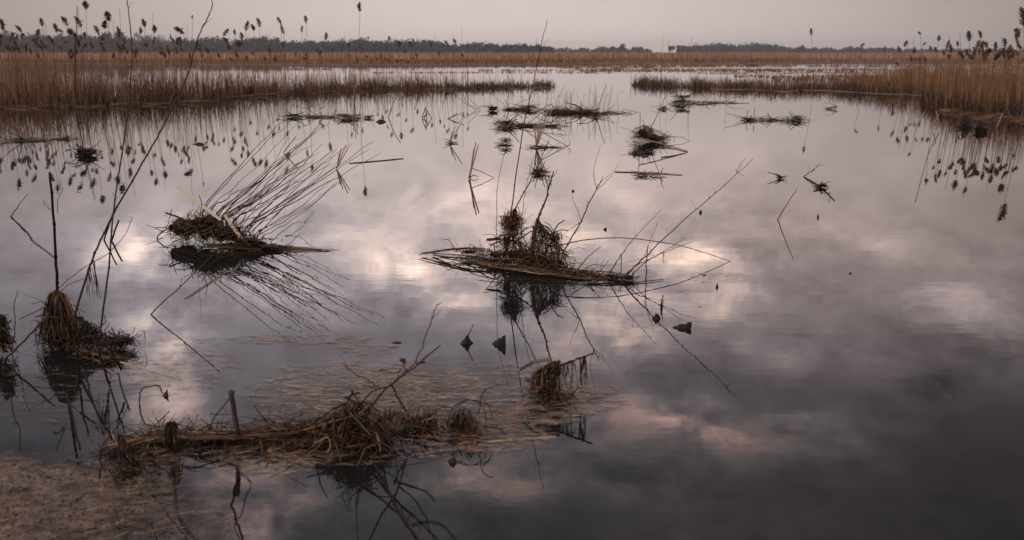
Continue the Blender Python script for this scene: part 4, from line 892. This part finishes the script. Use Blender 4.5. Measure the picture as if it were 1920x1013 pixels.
tuft('small dark crossing of sticks at the right foot of the far centre raft', [(1118, 214, 10, 5, 219)], 50, .3, .012, (.5, .5), 1.0, ratio=.2)
# nest of sticks, right of centre
T, _ = tuft('domed nest like pile of cut reeds standing right of centre', [(1220, 254, 26, 14, 266), (1205, 244, 14, 14, 266), (1235, 258, 18, 9, 266)], 330, .3, .009, (.5, .3), 1.0, ratio=.5, core=.5)
drape(T, [(1204, 236), (1214, 238), (1225, 246)], 266, 60, 264, .011, 'straw', .22)
for p, q_, yb, lb in [((1200, 262), (1200, 208), 266, 'upright reed at the left of the domed reed pile'), ((1218, 245), (1249, 180), 262, 'long reed leaning right above the domed reed pile'), ((1188, 262), (1207, 232), 264, 'stalk propped on the left side of the domed reed pile'), ((1222, 240), (1256, 257), 260, 'stalk propped on the right side of the domed reed pile, upper one'), ((1226, 262), (1255, 258), 266, 'stalk propped on the right side of the domed reed pile, lower one')]:
    stick('reed_stalk', lb, 'reed stalk', [p, q_], yb, .008, .006, 'reed', knots=False)
stick('reed_pole', 'long pale pole sloping from the domed reed pile down to the right, upper one', 'reed stalk', [(1199, 260), (1245, 271), (1290, 284)], 285, .012, .008, 'palereed', knots=False)
stick('reed_pole', 'second pole just below the long pale one by the domed reed pile', 'reed stalk', [(1240, 276), (1266, 280), (1287, 285)], 286, .013, .009, 'bark', knots=False)
tuft('dark tuft at the left below the domed reed pile', [(1193, 284, 8, 4, 288), (1212, 286, 10, 2, 288)], 60, .18, .010, ratio=.2)
floating('floating_reed', 'long thin reed floating flat with a clump of twigs on it, right of centre', 'reed stalk', [(1153, 322), (1215, 324), (1279, 328)], .008, 'reed', 3, .12)
tuft('little twig clump caught on the long floating reed right of centre', [(1205, 325, 16, 3, 329), (1228, 326, 14, 2, 330)], 60, .2, .008, (.6, -.5), .8)
tuft('small dark tuft in the water between the far centre raft and the far right islet', [(1244, 203, 9, 2.5, 205), (1244, 200, 4, 4, 205)], 45, .25, .01)
tuft('low islet of reed litter at the far right of centre', [(1275, 189, 17, 5, 195), (1280, 180, 10, 6, 195), (1310, 191, 30, 1.5, 194), (1350, 191, 25, 1, 193)], 260, .4, .014)
tuft('thin broken raft of reeds on the water, far right', [(1402, 222, 12, 4, 226), (1440, 223, 30, 1.3, 226), (1492, 224, 28, 2, 227), (1492, 219, 10, 4, 227)], 210, .38, .011)
stems([(1400, 222), (1414, 218), (1445, 223), (1492, 224)], [(1402, 207), (1415, 202), (1439, 211), (1497, 215)], 226, .008, 'short stalk on the thin broken raft at far right', 'bark', 'short stalks on the thin broken far right raft')
tuft('small dark twig knot on the open water, right', [(1463, 331, 5, 5, 335)], 40, .12, .008, (.3, .3), 1.2, ratio=.1)
t = stick('floating_or_reflected_branch', 'dark branch lying half sunk on the open water at right', 'branch', [(1507, 331), (1522, 321), (1537, 307)], 332, .006, .003, 'darkbark', twigs=6, tl=.14)
floating('floating_or_reflected_twig', 'second dark branch floating just below the half sunk one at right', 'branch', [(1508, 332), (1538, 350), (1565, 376)], .006, 'darkbark', 8, .16)
tuft('dark leafy knot on the lower floating branch at right', [(1539, 347, 8, 6, 352)], 50, .12, .01, (1, .3), 1, ratio=.1)
stick('leaning_stick', 'lone pale stick leaning right out of open water at right', 'stick', [(1458, 412), (1475, 384), (1495, 353)], 412, .0055, .003, 'reed', knots=False, dY=-.25)
tuft('low raft of drowned reeds in front of the left reed bed', [(548, 216, 12, 3, 220), (600, 217, 40, 1.6, 220), (650, 216, 16, 4, 222), (657, 222, 8, 4, 226)], 260, .4, .012)
tuft('small dark knot on the water right of the drowned reed raft', [(690, 218, 6, 5, 222)], 45, .2, .01)
tuft('dark tussock standing alone in the left far water', [(163, 283, 17, 10, 292), (152, 287, 8, 5, 292)], 180, .18, .011, (.4, .2), 1.0, ratio=.15, core=.8)
tuft('drift of straw floating before the left tussock, far left', [(60, 262, 60, 1.2, 264), (38, 259, 8, 4, 264), (125, 258, 20, 1.5, 261)], 120, .4, .010, ratio=.4)
stems((664, 190), [(662, 120), (666, 128), (669, 140), (659, 135)], 191, .014, 'thick reed stem of the small bundle below the tall lone reed', 'reed', 'thick stems below the tall lone reed')
plank('flat dark reed floating alone, left of the upright bundle', [(655, 307), (706, 303), (757, 298)], [307, 303, 298], .035, 'leaf')
g7 = 'pale stalks of the small sheaf beyond the twig fan'
stems((631, 316), [(649, 271), (640, 279), (653, 277), (636, 287)], 317, .009, 'pale stalk of the small sheaf beyond the twig fan', group=g7)
stick('leaning_reed', 'dark reed stub crossing behind the twig fan', 'reed stub', [(532, 285), (555, 256)], 286, .009, .007, 'reed', knots=False)
# right bank debris
tuft('round dark ball of wet grass in the water before the right reed bed', [(1840, 241, 10, 9, 248)], 90, .16, .010, (.4, .4), 1.2, ratio=.05, core=1.0)
T, _ = tuft('dark draped clump beside the round ball at the right bank', [(1811, 230, 12, 10, 238)], 130, .25, .010, (.4, .2), 1, ratio=.2)
drape(T, [(1803, 214), (1812, 218), (1818, 228)], 238, 40, 238, .012, 'wetstraw', .15)
stems([(1868, 242), (1750, 236), (1762, 236)], [(1880, 212), (1760, 214), (1755, 208)], 242, .011, ['pale leaning reed stalk at the right bank beside the round dark ball', 'upright reed stub before the right reed bed, left one', 'upright reed stub before the right reed bed, right one'])
floating('reflection_stalk', 'long thin curved stem standing in for a reflection on the open water at right', 'stem', [(1757, 236), (1748, 270), (1738, 296), (1726, 340), (1716, 378)], .006, 'reed', r1=.004)  # added stem shape draws a branch reflection on the water
tuft('dark upright scraps on the far water, right of the lone tall reed', [(1556, 202, 6, 3, 205), (1566, 200, 3, 5, 205)], 40, .2, .012, ratio=.05)
stick('upright_stick', 'dark upright stub before the right bank reeds', 'stub', [(1674, 206), (1674, 194)], 206, .02, .018, 'darkbark', knots=False)

# ---- single leaves and scraps on the water
def leaf(label, x, y, w_, h, lean=0, mat='leaf', spike=None):
    """curled dead leaf standing on the water at (x,y); sizes in metres"""
    c = W(x, y); t = thing('curled_leaf', c, label, 'leaf'); mb = MB(); n = 8; ww = w_ * .5
    sg = 1 if lean > .3 else random.choice((-1, 1)); an = U(-.5, .5) if h > w_ * .4 else U(-.3, .3); ca, sa = math.cos(an), math.sin(an)
    for i in range(n):                     # folded blade: pointed tip in the air, ragged foot in the water
        k = i / (n - 1); L_ = w_ * 1.15; x_ = sg * (-ww + L_ * k); zr = h * (math.sin(math.pi * k) ** 1.3 if lean < .3 else k ** .8) * U(.9, 1.1) - .005; wd = ww * .5 * math.sin(math.pi * min(1, k * .8 + .15)) + .003
        for j in range(5):
            a = -1 + j * .5; yy = a * wd; zz = zr - abs(a) * (zr + .008) + U(-.13, .13) * h
            mb.v.append(c + Vector((x_ * ca - yy * sa + U(-1, 1) * .05 * w_, x_ * sa + yy * ca, zz)))
    for i in range(n - 1):
        for j in range(4): a = i * 5 + j; mb.f.append((a, a + 1, a + 6, a + 5))
    mb.build('blade', mat, t)
    if spike:
        a = MB(); a.tube([c + Vector((0, 0, h * .4)), pt(spike[0], spike[1], c.y)], .003, .0018, 4); a.build('leaf_stalk', 'darkbark', t)
leaf('dark tent shaped leaf with a spike, below the central heap', 874, 644, .07, .055, 0, spike=(888, 608))
leaf('dark tilted leaf just right of the spiked leaf below the central heap', 932, 646, .075, .06, .7)
leaf('dark curled leaf at the left of the pair right of the central heap', 1232, 598, .05, .04, 0)
leaf('larger boat shaped leaf right of the pair beyond the central heap', 1275, 615, .10, .05, .6)
leaf('narrow upright dark leaf right of the central heap', 1241, 577, .02, .065, .2, spike=(1244, 553))
leaf('tiny dark speck of a leaf floating alone, far right of the central heap', 1595, 513, .035, .015)
leaf('tiny upright leaf below the end of the arched stem', 1345, 539, .02, .035)
leaf('small dark triangular leaf behind the central heap', 1133, 431, .035, .03, .4)
leaf('small dark leaf floating under the long leaning branch', 1313, 399, .045, .035)
leaf('tiny dark upright leaf on the open water at right', 1534, 408, .025, .04)
leaf('flat dark leaf floating left of the spiked leaf', 741, 643, .085, .012)
leaf('flat dark leaf left of the tall thin reddish branch', 716, 694, .07, .012)
leaf('small dark leaf just above the leaning foreground branch, left', 752, 676, .04, .025, .5)
leaf('flat leaf crossing the leaning foreground branch', 792, 680, .07, .014)
leaf('small black scrap in front of the foreground raft', 849, 868, .04, .03)
leaf('small dark leaf beside the bent leaf stalk at left', 308, 742, .03, .035, .3)
leaf('tiny speck floating right of the leaf pair', 1311, 576, .05, .008)
leaf('flat dark leaf floating near the tip of the arched stem', 1318, 517, .05, .012)
leaf('flat dark scrap floating on the far water left of the tripod', 712, 229, .22, .08)
leaf('small dark hooked scrap at the top of the forked branch reflection', 1075, 359, .04, .03)
leaf('flat dark leaf near the bottom of the reed bundle', 372, 271, .25, .04)

# ------------------------------------------------------------------ films of scum and mats of fine debris
def film(name, label, cat, patches, mat, z, step=.03):
    """patches: (x, y, half width, half height, cover) picture ellipses on the water"""
    E = []
    for (x, y, hw, hh, dn) in patches:
        c = W(x, y); E.append((c.x, c.y, hw * px(c.y) * 1.0, abs(W(x, y - hh).y - W(x, y + hh).y) * .5, dn))
    x0 = min(e[0] - e[2] for e in E); x1 = max(e[0] + e[2] for e in E); y0 = min(e[1] - e[3] for e in E); y1 = max(e[1] + e[3] for e in E)
    nx = int((x1 - x0) / step) + 2; ny = int((y1 - y0) / step) + 2; V = {}; vs = []; dn_ = []; fs = []
    def dens(x, y):
        b_ = 0
        for e in E:
            q_ = ((x - e[0]) / e[2]) ** 2 + ((y - e[1]) / e[3]) ** 2
            if q_ < 1: b_ = max(b_, e[4] * min(1, (1 - q_) * 2))
        return b_
    D = [[dens(x0 + i * step, y0 + j * step) for j in range(ny + 1)] for i in range(nx + 1)]
    def vid(i, j):
        if (i, j) not in V: V[(i, j)] = len(vs); vs.append((x0 + i * step, y0 + j * step, z)); dn_.append(D[i][j])
        return V[(i, j)]
    for i in range(nx):
        for j in range(ny):
            if max(D[i][j], D[i + 1][j], D[i][j + 1], D[i + 1][j + 1]) > 0: fs.append((vid(i, j), vid(i + 1, j), vid(i + 1, j + 1), vid(i, j + 1)))
    me = bpy.data.meshes.new(name); me.from_pydata(vs, [], fs); me.update(); at = me.attributes.new('cover', 'FLOAT', 'POINT')
    at.data.foreach_set('value', dn_); me.materials.append(M[mat])
    o = bpy.data.objects.new(name, me); COL.objects.link(o); tag(o, label, cat, kind='stuff'); return E
film('scum_film', 'broken pinkish film of scum around the foreground raft', 'scum', [(660, 700, 200, 34, .6), (700, 730, 330, 62, .66), (1060, 745, 160, 46, .62), (900, 820, 190, 40, .6), (520, 850, 170, 55, .62), (330, 820, 150, 40, .6), (1000, 700, 130, 30, .5), (900, 775, 120, 40, .6), (470, 790, 200, 28, .5), (1010, 770, 120, 40, .62), (860, 700, 260, 30, .55), (700, 850, 200, 30, .5)], 'scum', .004)
film('scum_film', 'thin streaky scum beside the left foreground cone', 'scum', [(320, 700, 190, 60, .52), (330, 640, 150, 14, .5), (560, 636, 190, 13, .62), (690, 655, 90, 16, .6), (120, 740, 170, 70, .42), (60, 700, 90, 25, .4)], 'scum', .0045)
film('scum_film', 'faint scum streaks right of the central heap', 'scum', [(1330, 520, 120, 14, .5), (1200, 600, 120, 16, .4), (1330, 612, 110, 10, .38), (1480, 520, 60, 6, .4), (1270, 543, 80, 8, .4)], 'scum', .004)
film('scum_film', 'faint ring of scum around the left tip of the central heap', 'scum', [(790, 470, 60, 10, .35), (640, 472, 110, 8, .34)], 'scum', .004)
ME = film('debris_mat', 'broad mat of fine brown debris floating in the bottom left corner', 'debris mat', [(0, 950, 330, 100, .88), (180, 950, 200, 95, .70), (230, 885, 130, 40, .60), (330, 985, 130, 50, .5), (-60, 905, 200, 60, .85), (430, 960, 110, 70, .34)], 'mat', .005)
mb = MB(); mb2 = MB()
def inmat(x, y): return any(((x - e[0]) / e[2]) ** 2 + ((y - e[1]) / e[3]) ** 2 < .9 for e in ME)
k = 0
while k < 2600:
    p = W(U(-30, 430), U(845, 1030)); 
    if not inmat(p.x, p.y): continue
    k += 1; a = random.gauss(.35, .6); l = U(.008, .045) if R() < .93 else U(.05, .16); d = Vector((math.cos(a), math.sin(a), 0)); z = U(.006, .013)
    P = [p + Vector((0, 0, z)), p + d * l * .5 + Vector((U(-.004, .004), U(-.004, .004), z + U(0, .004))), p + d * l + Vector((0, 0, z))]
    (mb if R() < .55 else mb2).ribbon(P, U(.001, .0026), side=Vector((-d.y, d.x, .3)))
for _ in range(1100):
    p = W(U(-30, 330), U(860, 1030)); p.z = .008
    if inmat(p.x, p.y): mb2.flake(p, U(.002, .007))
tag(mb.build('floating_straw', 'straw', origin=Vector((0, 0, 0))), 'fine straw bits scattered on the debris mat in the bottom left corner', 'straw bits', kind='stuff')
tag(mb2.build('floating_crumbs', 'wetstraw', origin=Vector((0, 0, 0))), 'dark crumbs of rotten plants on the debris mat in the bottom left corner', 'debris crumbs', kind='stuff')
mb = MB()
for _ in range(420):
    x, y, sx, sy = random.choice([(900, 820, 100, 16), (1060, 750, 60, 12), (520, 848, 100, 12), (930, 790, 60, 20), (260, 860, 80, 14), (700, 730, 130, 20)])
    p = W(random.gauss(x, sx * .6), random.gauss(y, sy * .6)); p.z = .007; a = random.gauss(.15, .5); l = U(.02, .11); d = Vector((math.cos(a), math.sin(a), 0))
    mb.ribbon([p, p + d * l * .5 + Vector((0, 0, U(0, .006))), p + d * l], U(.002, .006), side=Vector((-d.y, d.x, .3)))
tag(mb.build('floating_straw', 'straw', origin=Vector((0, 0, 0))), 'loose straw bits floating in the scum around the foreground raft', 'straw bits', kind='stuff')

# ------------------------------------------------------------------ air
m = bpy.data.materials.new('haze'); m.use_nodes = True; t = m.node_tree; t.nodes.clear()
pv = t.nodes.new('ShaderNodeVolumePrincipled'); pv.inputs['Color'].default_value = (.76, .80, .90, 1); pv.inputs['Density'].default_value = .00030; pv.inputs['Anisotropy'].default_value = 0
mo = t.nodes.new('ShaderNodeOutputMaterial'); t.links.new(pv.outputs[0], mo.inputs['Volume'])
M['haze'] = m
mb = MB(); x0, x1, y0, y1, z0, z1 = -2000, 2000, -80, 2500, -1, 24
mb.v = [Vector(p) for p in [(x0, y0, z0), (x1, y0, z0), (x1, y1, z0), (x0, y1, z0), (x0, y0, z1), (x1, y0, z1), (x1, y1, z1), (x0, y1, z1)]]
mb.f = [(3, 2, 1, 0), (4, 5, 6, 7), (0, 1, 5, 4), (1, 2, 6, 5), (2, 3, 7, 6), (3, 0, 4, 7)]
tag(mb.build('haze', 'haze', origin=Vector((0, 0, 0))), 'thin pale haze in the air over the marsh', kind='stuff')
